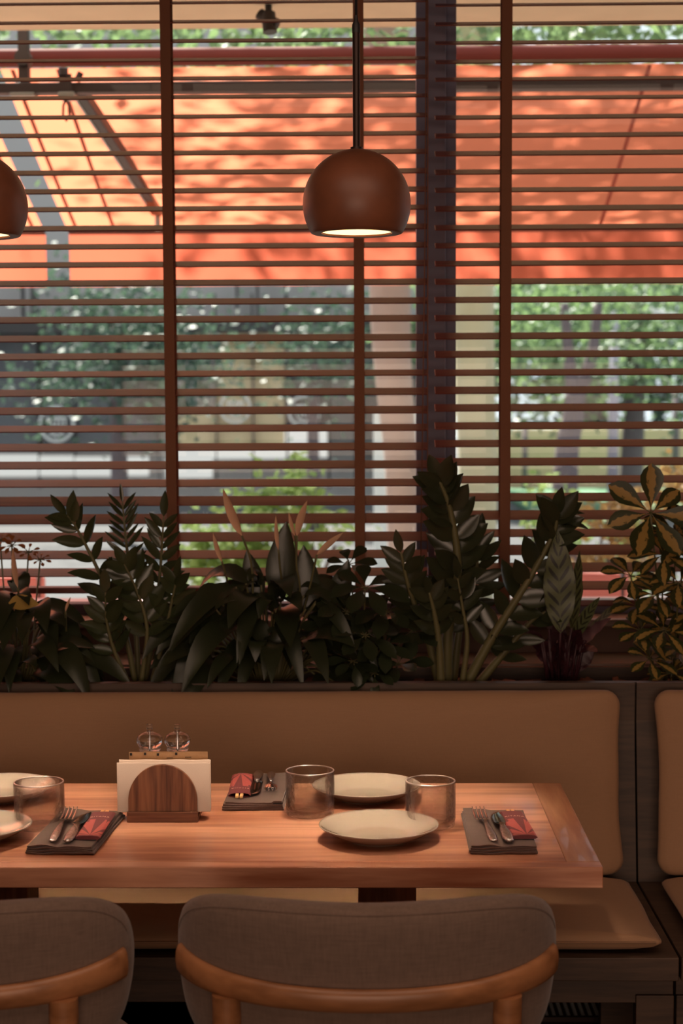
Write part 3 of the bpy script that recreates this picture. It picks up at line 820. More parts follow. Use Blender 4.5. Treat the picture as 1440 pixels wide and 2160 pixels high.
# sachets
pos = ['leftmost of the four', 'second from the left', 'third from the left', 'rightmost of the four']
for k, (xc, wd, yy, hz) in enumerate(((-.0505, .050, .0815, .1235), (-.017, .060, .0785, .1250), (.009, .060, .0755, .1243), (.0495, .067, .0725, .1262))):
    mb = MB(); nx, nz = 10, 8; 
    for s_ in (0, 1):
        for i in range(nx+1):
            for j in range(nz+1):
                u, v = i/nx, j/nz
                puff = .0018*math.sin(PI*u)**.5*math.sin(PI*min(1, v*1.25))**.5 if 0 < u < 1 and 0 < v < .8 else .0002
                mb.v.append((-wd/2+u*wd, (puff if s_ else -puff)+.0006*math.sin(u*9+k), .0085+v*(hz-.0085)))
    st = (nx+1)*(nz+1)
    for s_ in (0, 1):
        for i in range(nx):
            for j in range(nz):
                a = s_*st+i*(nz+1)+j; mb.face((a, a+1, a+nz+2, a+nz+1) if s_ else (a, a+nz+1, a+nz+2, a+1))
    o = mb.build('sugar_sachet', M_kraft, smooth=True); o.location = (hx+xc, hy+yy, tt)
    tag(o, 'kraft paper sugar sachet standing behind the napkins, '+pos[k], 'sachet', 'kraft sachets in the holder')
    pr = MB(); pr.box(-wd/2+.002, -wd/2+.0065, -.0022, -.0012, hz-.007, hz-.002)
    pr.build('printed_logo', M_black, o)
    if k >= 2:
        p2 = MB()
        for (dz, w0, w1) in ((.0105, .022, .034), (.0155, .021, .033), (.0172, .021, .034), (.0189, .022, .034)):
            x = w0
            while x < w1: p2.box(-wd/2+x, -wd/2+x+.0012, -.0026, -.0022, hz-dz-(.0016 if dz < .012 else .0008), hz-dz); x += .0018
        p2.build('fine_print', M_black, o)
def make_mill(label, x, content, cname):
    t = thing('spice_mill', label, 'mill', (x, hy+.118, tt+.008), 0, 'clear mills')
    bd = MB(); bd.lathe([(.0005, 0), (.021, 0), (.0225, .003), (.0225, .02), (.019, .035), (.0185, .06), (.020, .09), (.0215, .100), (.0225, .1035), (.0215, .107), (.0195, .109), (.0185, .109), (.0175, .104), (.0172, .06), (.0175, .035), (.0185, .025), (.0005, .022)], n=40)
    bd.build('body', M_acryl, t, smooth=True, auto=50)
    kn = MB(); kn.lathe([(.0005, .110), (.0195, .110), (.0215, .1115), (.0222, .114), (.0205, .117), (.0215, .1195), (.0235, .1225), (.0262, .128), (.0268, .133), (.0255, .138), (.021, .1435), (.013, .1475), (.0075, .149), (.0055, .151), (.0055, .1545), (.0062, .157), (.0066, .163), (.006, .1645), (.0005, .165)], n=40)
    kb_ = kn.build('knob', M_acryl, t, smooth=True, auto=60)
    sf = MB(); sf.tube([(0, 0, .022), (0, 0, .152)], .0016, 10); sf.build('shaft', M_steel, kb_, smooth=True)
    ct = MB(); ct.lathe([(.0005, .0235), (.0165, .026), (.0168, .06), (.0165, .1), (.0005, .102)], n=32); ct.build(cname, content, t, smooth=True)
    return t
make_mill('clear acrylic salt mill behind the napkin holder, left of the pair', -.447, M_salt, 'salt')
make_mill('clear acrylic pepper mill behind the napkin holder, right of the pair', -.391, M_pepper, 'pepper')

# ================================================================== PLANTS
LF_zz = leafmat('zz_leaf', srgb(54, 62, 39), rough=.24, trans=.12)
LF_zzd = leafmat('zz_leaf_dark', srgb(48, 53, 35), rough=.24, trans=.12)
LF_lily = leafmat('lily_leaf', srgb(44, 50, 32), c2=srgb(28, 32, 21), rough=.3, trans=.15, pattern='veins')
LF_var = leafmat('variegated_leaf', srgb(52, 58, 30), c2=srgb(160, 130, 70), rough=.35, trans=.2, pattern='centre')
LF_sch = leafmat('umbrella_leaf', srgb(42, 49, 32), rough=.24, trans=.12)
LF_cal = leafmat('calathea_leaf', srgb(80, 86, 54), c2=srgb(24, 27, 18), rough=.4, trans=.1, pattern='blotch')
LF_pur = leafmat('calathea_underside', srgb(62, 30, 38), rough=.45, trans=.1)
M_stem = plain('green_stem', srgb(96, 92, 58), rough=.5, var=.2)
M_spathe = leafmat('pale_spathe', srgb(206, 170, 138), rough=.6, trans=.4)
M_yel = leafmat('yellowed_leaf', srgb(170, 140, 62), rough=.5, trans=.3)

def zz_stem(lf, st, pts, r0, leafL, n, rr, wid=.42, start=.2, narrow=False, face=None):
    path = smooth_path(pts, 8); m_ = len(path)
    st.tube(path, [r0*(1-.75*k/(m_-1)) for k in range(m_)], 8)
    for k in range(n):
        t = start+(1-start)*k/(n-1)
        q = t*(m_-1); i = min(m_-2, int(q)); p = path[i].lerp(path[i+1], q-i)
        d = (path[i+1]-path[i]).normalized()
        sd_ = d.cross(Vector((0, 1, 0))).normalized()
        for s_ in (-1, 1):
            if k == n-1 and s_ == -1: continue
            fwd = Vector((rr.uniform(-.15, .15), rr.uniform(-.8, .3), rr.uniform(-.1, .2)))
            op = 1.0-.45*t
            dr = (d*(1.0-op*.5)+sd_*s_*op+fwd*.6).normalized() if k < n-1 else d
            L = leafL*(1-.35*abs(t-.5)*1.4)*rr.uniform(.85, 1.12)
            nrm = (Vector((0, -1, 0))+Vector((rr.uniform(-.5, .5), 0, rr.uniform(-.1, .8)))+d*.1)
            lf.leaf(p, dr, nrm, L, L*wid, droop=rr.uniform(-.05, .12), fold=.35, seg=6, p=.85)
def plant_thing(name, label, cat, px):
    c = P(px, 1437, 4.17); return thing(name, label, cat, (c.x, 4.17, .85))
def fin(mb, name, m_, t, **k):
    o = t.location; mb.v = [(a-o.x, b_-o.y, c-o.z) for (a, b_, c) in mb.v]
    return mb.build(name, m_, t, smooth=True, **k)
def PP(l, Y0, Y1=None):
    Y1 = Y0 if Y1 is None else Y1
    n = len(l); return [P(a, b_, Y0+(Y1-Y0)*k/(n-1)) for k, (a, b_) in enumerate(l)]

# left ZZ plant
rr = random.Random(11)
t = plant_thing('zz_plant', 'narrow-leaved ZZ plant left of the peace lily, three spiky tips', 'plant', 290)
lf, st = MB(), MB()
zz_stem(lf, st, PP([(285, 1440), (262, 1330), (215, 1220), (165, 1120), (140, 1085)], 4.16, 4.10), .008, .085, 10, rr, wid=.36, start=.25)
zz_stem(lf, st, PP([(292, 1440), (285, 1300), (268, 1160), (258, 1060)], 4.20), .008, .072, 13, rr, wid=.2, start=.35)
zz_stem(lf, st, PP([(305, 1440), (325, 1320), (338, 1200), (345, 1090)], 4.17, 4.12), .008, .08, 11, rr, wid=.32, start=.3)
zz_stem(lf, st, PP([(298, 1440), (310, 1330), (290, 1250), (262, 1190)], 4.12, 4.08), .007, .085, 8, rr, wid=.45, start=.3)
zz_stem(lf, st, PP([(320, 1440), (345, 1350), (362, 1270), (372, 1220)], 4.14, 4.1), .007, .08, 7, rr, wid=.42, start=.3)
zz_stem(lf, st, PP([(270, 1440), (240, 1370), (225, 1310), (222, 1250)], 4.12, 4.08), .007, .08, 7, rr, wid=.42, start=.3)
fin(lf, 'leaves', LF_zz, t); fin(st, 'stems', M_stem, t)

# big ZZ plant right of centre
rr = random.Random(23)
t = plant_thing('zz_plant', 'tall broad-leaved ZZ plant right of centre, highest plant by the mullion', 'plant', 950)
lf, st = MB(), MB()
zz_stem(lf, st, PP([(940, 1440), (945, 1330), (965, 1200), (950, 1080), (925, 1010)], 4.16, 4.08), .017, .105, 13, rr, wid=.5, start=.25)
zz_stem(lf, st, PP([(985, 1440), (1040, 1340), (1110, 1230), (1165, 1130), (1175, 1085)], 4.12, 4.07), .014, .10, 12, rr, wid=.5, start=.2)
zz_stem(lf, st, PP([(955, 1440), (970, 1320), (1000, 1220), (1010, 1140)], 4.22, 4.2), .012, .10, 8, rr, wid=.36, start=.35)
zz_stem(lf, st, PP([(925, 1440), (900, 1340), (865, 1250), (845, 1165)], 4.14, 4.08), .012, .085, 9, rr, wid=.42, start=.3)
zz_stem(lf, st, PP([(930, 1440), (925, 1350), (915, 1290), (905, 1250)], 4.1, 4.06), .012, .075, 5, rr, wid=.5, start=.4)
zz_stem(lf, st, PP([(975, 1440), (985, 1350), (975, 1280), (965, 1220)], 4.1, 4.07), .008, .07, 5, rr, wid=.45, start=.5)
zz_stem(lf, st, PP([(1010, 1440), (1060, 1380), (1120, 1310), (1150, 1290)], 4.14, 4.1), .012, .08, 5, rr, wid=.4, start=.3)
lf.leaf(P(1165, 1095, 4.08), (1, -.1, .45), (0, -.6, 1), .085, .026, droop=.25, fold=.3)
lf.leaf(P(1168, 1105, 4.08), (1, -.1, .15), (0, -.6, 1), .085, .03, droop=.3, fold=.3)
fin(lf, 'leaves', LF_zzd, t); fin(st, 'stems', M_stem, t)

# peace lilies
def peace_lily(px, label, seed, half, n, ytop, spathes, lo=1440, depth=.09, Lm=1.):
    rr = random.Random(seed)
    t = plant_thing('peace_lily', label, 'plant', px)
    lf, st = MB(), MB()
    for k in range(n):
        f = rr.uniform(-1, 1)
        tx = px+half*f; top = ytop+abs(f)**1.5*90+rr.uniform(0, 170)
        Y = 4.17-rr.uniform(-.05, depth)
        b0 = P(px+f*45, lo, 4.17); tp = P(tx*.75+px*.25, top+35, Y)
        mid = b0.lerp(tp, .55)+Vector((0, 0, .03))
        path = smooth_path([b0, mid, tp], 5)
        st.tube(path, .0026, 5)
        out = Vector((f*1.1+rr.uniform(-.35, .35), rr.uniform(-1.0, .25), rr.uniform(-.1, .7)))
        L = rr.uniform(.11, .19)*Lm
        lf.leaf(tp, out, Vector((-f*.5, -.5, 1)), L, L*rr.uniform(.30, .42), droop=rr.uniform(.45, 1.1), fold=.22, seg=9, p=.72)
    if n > 100:
        for (bx_, by_, tx_, ty_, ww_) in ((585, 1260, 604, 1100, .075), (650, 1290, 640, 1150, .07), (545, 1270, 520, 1160, .055), (700, 1300, 735, 1180, .06)):
            a_, c_ = P(bx_, by_, 4.16), P(tx_, ty_, 4.17); lf.leaf(a_, c_-a_, (0, -1, .2), (c_-a_).length, ww_, fold=.3, seg=9, p=.75)
    fin(lf, 'leaves', LF_lily, t); fin(st, 'stems', M_stem, t)
    for pts, ln, wd, (dx, dz) in spathes:
        path = smooth_path(PP(pts, 4.15, 4.09), 6)
        s2 = MB(); s2.tube(path, .0028, 6); tp = path[-1]
        so_ = fin(s2, 'flower_stalk', M_stem, t)
        s3 = MB(); s3.leaf(tp-t.location, (dx, -.1, dz), (-.5, -1, .1), ln, wd, droop=0, fold=.6, seg=10, p=.85)
        s3.build('spathe', M_spathe, so_, smooth=True)
    return t
peace_lily(565, 'large peace lily in the centre of the planter with many pale spathes', 31, 200, 115, 1170,
    [([(530, 1300), (533, 1240), (528, 1180), (510, 1130)], .125, .026, (-.38, 1)),
     ([(480, 1260), (478, 1220), (468, 1185)], .075, .014, (-.28, 1)),
     ([(600, 1260), (592, 1210), (587, 1160)], .085, .012, (-.06, 1)),
     ([(610, 1320), (632, 1250), (625, 1190), (626, 1130)], .09, .022, (.3, 1)),
     ([(626, 1180), (622, 1130)], .06, .011, (-.25, 1)),
     ([(640, 1290), (655, 1230), (668, 1170)], .085, .016, (.95, .8))])
peace_lily(30, 'peace lily at the left edge of the planter with three small pale spathes', 37, 130, 60, 1215,
    [([(38, 1350), (40, 1280), (38, 1240)], .10, .018, (-.08, 1)), ([(14, 1360), (16, 1310)], .06, .014, (.5, .9)), ([(140, 1340), (138, 1290)], .04, .008, (.4, 1))])
peace_lily(455, 'low peace lily leaning over the planter rim beside the central one', 41, 90, 16, 1330, [], depth=.13, Lm=.8)
lfm = MB(); lfm.leaf(P(18, 1272, 4.08), (1, 0, .1), (0, -1, .4), .075, .04, droop=.15, fold=.2, seg=7)
tag(lfm.build('fallen_leaf', M_yel, smooth=True), 'yellowed leaf lying over the foliage at the left edge', 'leaf')

# umbrella plants (schefflera)
def umbrella_plant(px, label, seed, umbels, matl, stems_from=1440, L0=.075):
    rr = random.Random(seed); t = plant_thing('umbrella_plant', label, 'plant', px)
    lf, st = MB(), MB()
    for (ux, uy, Y, sc, tilt) in umbels:
        c = P(ux, uy, Y); b0 = P(px+(ux-px)*.3, stems_from, 4.17)
        path = smooth_path([b0, b0.lerp(c, .5)+Vector((rr.uniform(-.01, .01), 0, .01)), c], 5); st.tube(path, .0022, 5)
        ax = Vector((rr.uniform(-.35, .35), -.75+tilt, 1)).normalized()
        u = ax.cross(Vector((1, 0, 0))).normalized(); v = ax.cross(u)
        n = 7; a0 = rr.uniform(0, 6)
        for k in range(n):
            a = a0+2*PI*k/n
            rad = u*math.cos(a)+v*math.sin(a)
            d = (rad+ax*rr.uniform(-.1, .45)).normalized()
            L = L0*sc*rr.uniform(.8, 1.15)
            s0 = c+d*.012; st.tube([c, s0], .0012, 4)
            lf.leaf(s0, d, ax, L, L*.52, droop=rr.uniform(.05, .4) if tilt > -.5 else .05, fold=.2, seg=7, p=1.6)
    fin(lf, 'leaves', matl, t); fin(st, 'stems', M_stem, t); return t
umbrella_plant(775, 'dark green umbrella plant between the peace lily and tall ZZ plant', 51,
    [(770, 1240, 4.07, 1.15, 0), (730, 1290, 4.1, .9, 0), (815, 1290, 4.1, 1, 0), (770, 1340, 4.06, 1, 0), (810, 1360, 4.08, .9, 0), (745, 1395, 4.06, .8, 0), (700, 1330, 4.12, .9, 0), (840, 1400, 4.1, .9, 0), (790, 1420, 4.05, .75, 0), (735, 1190, 4.2, .8, 0), (870, 1330, 4.13, .9, 0)], LF_sch)
umbrella_plant(1410, 'umbrella plant with yellow-centred leaves at the right edge', 53,
    [(1372, 1082, 4.10, 1.45, -1.6), (1425, 1120, 4.15, 1.1, 0), (1330, 1215, 4.12, .9, 0), (1400, 1170, 4.1, .95, 0), (1385, 1255, 4.1, .95, 0), (1430, 1230, 4.06, 1, 0), (1350, 1330, 4.1, .85, 0), (1400, 1330, 4.08, .9, 0), (1435, 1370, 4.1, .9, 0), (1370, 1390, 4.08, .8, 0), (1415, 1420, 4.1, .7, 0), (1450, 1150, 4.13, 1, 0), (1345, 1280, 4.15, .8, 0), (1455, 1300, 4.12, 1, 0)], LF_var)
umbrella_plant(60, 'small umbrella plant with orange-brown sprigs rising at the far left', 57,
    [(25, 1150, 4.2, .45, 0), (60, 1165, 4.2, .4, 0), (85, 1180, 4.2, .35, 0), (0, 1140, 4.22, .45, 0)], leafmat('rusty_leaf', srgb(150, 92, 50), rough=.4, trans=.3), L0=.05)

# calathea
rr = random.Random(61)
t = plant_thing('calathea', 'rattlesnake calathea with dark-blotched upright leaves right of the tall ZZ plant', 'plant', 1175)
lf, pu, st = MB(), MB(), MB()
def cal(mb, b0, tip, Y0, Y1, W, droop=0, nrm=(0, -1, .1)):
    a, c = P(b0[0], b0[1], Y0), P(tip[0], tip[1], Y1)
    mb.leaf(a, (c-a)+Vector((0, 0, droop*(c-a).length)), nrm, (c-a).length, W, droop=droop, fold=.12, seg=22, p=.85, wave=.10)
    st.tube([P(1175+(b0[0]-1175)*.3, 1440, 4.17), a.lerp(c, .03)], .003, 6)
cal(lf, (1182, 1335), (1176, 1120), 4.07, 4.06, .078)
cal(lf, (1205, 1330), (1222, 1162), 4.10, 4.09, .042, nrm=(.7, -1, 0))
cal(pu, (1160, 1330), (1136, 1200), 4.15, 4.14, .04)
cal(lf, (1200, 1360), (1270, 1250), 4.13, 4.10, .035, .1, (-.4, -1, .6))
cal(pu, (1215, 1370), (1300, 1290), 4.14, 4.12, .04, .2, (0, -.5, 1))
cal(lf, (1225, 1360), (1330, 1245), 4.16, 4.14, .03, .2, (-.5, -.6, 1))
for k in range(20):
    f = rr.uniform(-1, 1)
    cal(pu, (1180+f*40, 1400+rr.uniform(-30, 20)), (1185+f*95, 1300+rr.uniform(-25, 60)+abs(f)*40), 4.15, 4.15-rr.uniform(-.05, .09), .04, .25, (rr.uniform(-.6, .6), -1, rr.uniform(0, 1)))
for k in range(12):
    f = rr.uniform(-1, 1); st.tube([P(1180+f*35, 1440, 4.15), P(1180+f*55, 1350, 4.13)], .0035, 6)
fin(lf, 'leaves', LF_cal, t); fin(pu, 'purple_leaves', LF_pur, t); fin(st, 'stems', LF_pur, t)

# ================================================================== FLOOR GRILLE
gr = thing('floor_grille', 'steel bar floor grille running along the window under the bench', 'grille', (0, 4.26, 0))
b = MB(); x = -1.2
while x < 1.2: b.box(x-.0035, x+.0035, -.1, .1, .003, .012); x += .0185
b.build('bars', plain('brushed_steel', (.78, .80, .82), rough=.45, metal=.1), gr)
b = MB(); b.box(-1.22, 1.22, -.112, -.1, .0005, .013); b.box(-1.22, 1.22, .1, .112, .0005, .013); b.build('frame', M_darkmetal, gr)

# ================================================================== OUTSIDE
M_pave = plain('asphalt', srgb(74, 73, 76), rough=.9, var=.15, nscale=.6)
M_awn = awningmat('orange_awning_fabric', (.80, .222, .125), (.68, .175, .09))
M_val = awningmat('red_valance_fabric', (.72, .16, .095), (.60, .13, .07))
M_seam = plain('awning_seam', srgb(150, 60, 40), rough=.8)
M_roll = plain('rolled_awning_cloth', srgb(112, 40, 30), rough=.8)
M_beam = plain('terrace_beam_paint', srgb(52, 38, 38), rough=.6)
M_arm = plain('awning_arm_metal', srgb(150, 150, 145), rough=.4, metal=.3)
struct('floor_street', MB().box(-60, 60, 11.5, 90, -.3, -.12), M_pave)
struct('floor_terrace', MB().box(-10, 10, 4.75, 11.5, -.3, -.12), plain('terrace_bounce_paving', srgb(190, 180, 168), rough=.9, var=.1, nscale=2))  # out-of-view paving kept pale to bounce light up to the soffit
struct('ceiling_canopy', MB().box(-8, 8, 4.76, 6.10, 2.90, 3.05), plain('soffit_paint', srgb(228, 200, 168), rough=.8))

def awning(x0, x1, label, arm=True, seams=()):
    t = thing('awning', label, 'awning', (x0, 6.5, 2.88)); ox, oy, oz = x0, 6.5, 2.88
    Y0, Z0, Y1, Z1 = 6.52, 2.85, 7.9, 2.385
    def sh(p): return (p[0]-ox, p[1]-oy, p[2]-oz)
    fb = MB(); nx, ny = 40, 16
    for j in range(ny+1):
        for i in range(nx+1):
            u, v = i/nx, j/ny; x = x0+(x1-x0)*u
            fb.v.append(sh((x, Y0+(Y1-Y0)*v, Z0+(Z1-Z0)*v-.012*math.sin(PI*v)+.004*math.sin(x*9)*v)))
    for j in range(ny):
        for i in range(nx): a = j*(nx+1)+i; fb.face((a, a+1, a+nx+2, a+nx+1))
    fb.build('fabric', M_awn, t, smooth=True)
    vb = MB(); ny = 6
    for j in range(ny+1):
        for i in range(nx*2+1):
            x = x0+(x1-x0)*i/nx/2; v = j/ny
            vb.v.append(sh((x, 7.93+.012*v*math.sin(x*14)+.02*v, 2.375-.245*v)))
    n2 = nx*2
    for j in range(ny):
        for i in range(n2): a = j*(n2+1)+i; vb.face((a, a+1, a+n2+2, a+n2+1))
    vb.build('valance', M_val, t, smooth=True)
    MB().tube([sh((x0, 6.5, 2.885)), sh((x1, 6.5, 2.885))], .034, 20).build('fabric_roll', M_roll, t, smooth=True, auto=40)
    MB().box(*[q for q in (x0-ox, x1-ox, 7.9-oy, 7.935-oy, 2.372-oz, 2.405-oz)]).build('front_bar', M_beam, t, bevel=.004)
    for sx in (list(seams)+[x0+.045, x1-.045]):
        sb = MB(); w_ = .008
        pts = [(Y0+(Y1-Y0)*k/8, Z0+(Z1-Z0)*k/8-.012*math.sin(PI*k/8)-.004) for k in range(9)]
        for k in range(8):
            (ya, za), (yb, zb) = pts[k], pts[k+1]
            sb.quad(sh((sx-w_, ya, za)), sh((sx+w_, ya, za)), sh((sx+w_, yb, zb)), sh((sx-w_, yb, zb)))
        sb.build('seam', M_seam, t)
    if arm:
        a0 = P(172, 196, 6.5); a1 = P(332, 440, 7.75)
        d = (a1-a0).normalized(); q = d.to_track_quat('Y', 'Z').to_matrix().to_4x4(); L = (a1-a0).length
        M4 = Matrix.Translation(Vector(sh(a0))) @ q
        ar = thing('tmp', None, None); bpy.data.objects.remove(ar)
        fa = MB().box(-.02, .02, 0, L, -.022, .022, M4).build('folding_arm', M_beam, t, bevel=.004)
        MB().box(-.027, -.019, 0, L, -.025, .015, M4).build('arm_cover', M_arm, fa)
        e = Vector(sh(a1)); MB().tube([e, e+Vector((0, 0, -.10))], .013, 12).build('arm_joint', M_arm, fa, smooth=True)
    return t
awning(-1.405, 5.5, 'wide orange awning with red valance stretched outside the window', seams=(P(120, 130, 6.5).x, P(1372, 130, 6.5).x))
awning(-7.5, -1.515, 'orange awning section beyond the narrow gap at the far left', arm=False)
tbm = MB(); tbm.box(-8, 8, 6.30, 6.37, 2.72, 2.757)
tag(tbm.build('terrace_beam', M_beam, bevel=.003), 'long dark horizontal tube running under the awning rolls', 'beam')
# support bracket and clamp
c = P(45, 110, 6.3)
sb = thing('awning_bracket', 'dark metal bracket hanging from the canopy at the upper left', 'bracket', (c.x, 6.34, 2.72))
MB().box(-.019, .019, -.015, .03, .035, .25).build('post', M_beam, sb, bevel=.003)
MB().tube([(0, -.03, .13), (0, .03, .13)], .03, 16).build('bolt_plate', M_beam, sb, smooth=True, auto=40)
MB().box(-.045, .045, -.05, .05, -.012, .0).build('foot_plate', M_arm, sb, bevel=.003)
c = P(140, 170, 6.3)
hk = thing('awning_clamp', 'small metal clamp with hanging hook on the dark tube', 'clamp', (c.x, 6.33, 2.72))
MB().box(-.03, .03, -.045, .045, -.02, .0).build('clamp_body', M_arm, hk, bevel=.003)
kb = MB(); kb.box(-.025, .02, -.04, -.031, .0, .065); kb.tube([(-.01, -.036, .06), (-.01, -.036, .085)], .018, 10); kb.tube([(.04, -.036, .04), (.055, -.036, .07)], .012, 10)
kb.build('gear', M_beam, hk)
MB().tube([(0, -.036, -.02), (-.012, -.036, -.05), (-.014, -.036, -.085), (-.002, -.036, -.105), (.010, -.036, -.085), (.008, -.036, -.05), (0, -.036, -.03)], .0045, 8).build('hook', M_beam, hk, smooth=True)
# spotlight under the canopy
c = P(566, 12, 5.75)
sp = thing('spotlight', 'small black cylinder spotlight under the canopy at the top centre', 'spotlight', (c.x, 5.75, 2.90))
MB().tube([(0, 0, 0), (0, 0, -.03)], .012, 12).build('mount', M_black_rubber, sp)
MB().tube([(-.03, 0, -.03), (0, -.01, -.055), (.03, -.02, -.07)], .02, 14).build('arm', M_black_rubber, sp, smooth=True)
MB().tube([(0, -.01, -.03), (.006, -.02, -.095)], .024, 20).build('lamp_head', M_black_rubber, sp, smooth=True, auto=40)

# --- trees ---------------------------------------------------------------
LT = leafmat('tree_leaf', srgb(108, 132, 104), rough=.5, trans=.4, tcol=(.24, .36, .15))
LTd = leafmat('tree_leaf_dark', srgb(66, 86, 78), rough=.5, trans=.3, tcol=(.10, .17, .11))
LSh = leafmat('shrub_leaf', srgb(130, 160, 70), rough=.45, trans=.5, tcol=(.30, .38, .16))
LOr = leafmat('orange_shrub_leaf', srgb(170, 130, 84), rough=.5, trans=.4, tcol=(.5, .33, .12))
M_trunk = plain('pale_trunk', srgb(168, 142, 132), rough=.9, var=.3, nscale=3)
M_trunk2 = plain('beige_trunk', srgb(190, 180, 150), rough=.9, var=.25, nscale=3)
M_trunkd = plain('dark_trunk', srgb(112, 100, 104), rough=.9, var=.2)
def leafcloud(mb, rr, c, rad, n, size, spread=3.2):
    c = Vector(c)
    # clumps, so there are gaps of sky between
    cl = []
    for k in range(max(3, n//60)):
        while True:
            q = Vector((rr.uniform(-1, 1), rr.uniform(-1, 1), rr.uniform(-1, 1)))
            if q.length <= 1: break
        cl.append(Vector((c.x+q.x*rad[0], c.y+q.y*rad[1], c.z+q.z*rad[2])))
    for k in range(n):
        b0 = rr.choice(cl); cs = size*spread
        p = b0+Vector((rr.gauss(0, cs), rr.gauss(0, cs), rr.gauss(0, cs*.8)))
        d = Vector((rr.uniform(-1, 1), rr.uniform(-1, 1), rr.uniform(-.9, .3))).normalized()
        nn = Vector((rr.uniform(-1, 1), rr.uniform(-1, 1), rr.uniform(.0, 1.2)))
        s_ = d.cross(nn).normalized()*size*.3*rr.uniform(.7, 1.2); L = size*rr.uniform(.7, 1.2)
        m_ = p+d*L*.45
        mb.quad(p, m_+s_, p+d*L, m_-s_)
def tree(label, x, y, trunkpts, rads, matT, clouds, matL, seed, name='tree'):
    rr = random.Random(seed); t = thing(name, label, 'tree', (x, y, -.12)); ox = Vector((x, y, -.12))
    for pts, r_ in zip(trunkpts, rads):
        MB().tube([Vector(p)-ox for p in smooth_path(pts, 6)], [r_[0]+(r_[1]-r_[0])*k/((len(pts)-1)*6) for k in range((len(pts)-1)*6+1)], 14).build('trunk', matT, t, smooth=True)
    fo = MB()
    for (c, rad, n, size) in clouds: leafcloud(fo, rr, Vector(c)-ox, rad, n, size)
    if clouds: fo.build('foliage', matL, t)
    return t
def G(px, Y): q = P(px, 900, Y); return (q.x, Y)
def pt(px, py, Y): return tuple(P(px, py, Y))
# plane tree whose canopy dapples the awning
x, y = G(828, 12)
tree('pale plane trunk rising behind the blind left of the mullion, canopy over the awning', x, y,
     [[(P(850, 1200, 12).x, 12, -.12), pt(846, 1000, 12), pt(830, 800, 12), pt(822, 600, 12), (P(815, 500, 12).x, 12, 4.6)]], [(.10, .16)], M_trunk,
     [((.82, 8.75, 4.7), (2.72, 1.1, .40), 6500, .13), ((.9, 10.2, 3.75), (3.4, .5, .22), 2600, .11), ((.9, 8.3, 4.5), (2.3, .7, .2), 1600, .12), ((0.0, 12.5, 5.2), (5.5, 1.8, 1.3), 5500, .13), ((-3.2, 13, 5.4), (3, 1, 1.3), 2200, .13)], LT, 71)
x, y = G(1000, 14)
tree('thick beige tree trunk right of the mullion', x, y, [[(x, 14, -.12), pt(1008, 1000, 14), pt(1000, 750, 14), (P(995, 560, 14).x, 14, 5)]], [(.16, .17)], M_trunk2,
     [((x+.5, 15, 5.6), (2.6, 1.5, .9), 1200, .14)], LT, 72)
# right-hand greenery
x, y = G(1215, 19)
tree('slender grey forked tree at the right behind the blind', x, y,
     [[(P(1190, 900, 19).x, 19, -.12), pt(1195, 960, 19), pt(1208, 880, 19), pt(1212, 830, 19)], [pt(1210, 860, 19), pt(1232, 800, 19), pt(1250, 740, 19), pt(1262, 640, 19)], [pt(1212, 840, 19), pt(1200, 760, 19), pt(1190, 640, 19)]], [(.15, .11), (.09, .05), (.09, .05)], M_trunkd,
     [((P(1250, 700, 19).x, 20, 2.7), (1.7, 1.2, .9), 2600, .11)], LT, 73)
tree('broad light green tree filling the upper right, beyond the slender forked tree', G(1330, 27)[0], 27, [[(G(1330, 27)[0], 27, -.12), (G(1330, 27)[0]+.1, 27, 3.2)]], [(.2, .15)], M_trunkd,
     [((P(1330, 720, 26).x, 26, 3.0), (3.0, 1.5, 1.5), 5200, .17), ((P(1130, 720, 27).x, 27, 2.8), (1.5, 1.2, 1.2), 2200, .17)], LT, 74)
tree('tall dark evergreen backdrop tree at the far right, behind the beige wall', G(1260, 36)[0], 38, [[(G(1260, 36)[0], 38, -.12), (G(1260, 38)[0], 38, 4)]], [(.3, .2)], M_trunkd,
     [((P(1330, 760, 36).x+.8, 39, 4.2), (4.6, 1.6, 4.0), 6000, .32)], LTd, 75)
# left dark tree
tree('dark leafy tree in front of the building at the left', G(250, 21)[0], 21, [[(G(250, 21)[0], 21, -.12), (G(250, 21)[0], 21, 2.6)]], [(.12, .08)], M_trunkd,
     [((P(310, 740, 20).x, 20.5, 2.25), (.75, .6, .75), 2400, .12), ((P(230, 640, 21).x, 21, 2.95), (.6, .6, .25), 600, .12), ((P(150, 820, 21).x, 21, 1.9), (.4, .5, .35), 450, .11)], LTd, 76)
tree('smaller dark tree left of the pale plane trunk', G(660, 23)[0], 23, [[(G(660, 23)[0], 23, -.12), (G(660, 23)[0], 23, 2.4)]], [(.1, .06)], M_trunkd,
     [((P(670, 745, 23).x, 23, 2.35), (.4, .5, .5), 1000, .12)], LTd, 77)
tree('full dark tree further left along the street', -9.5, 22, [[(-9.5, 22, -.12), (-9.4, 22, 2.6)]], [(.14, .1)], M_trunkd,
     [((-9.4, 22, 3.4), (2.2, 1, 1.2), 2200, .2)], LTd, 78)
tree('full dark tree at the far left end of the street', -15.5, 24, [[(-15.5, 24, -.12), (-15.4, 24, 2.6)]], [(.14, .1)], M_trunkd,
     [((-15.4, 24, 3.4), (2.4, 1, 1.3), 2200, .2)], LTd, 79)
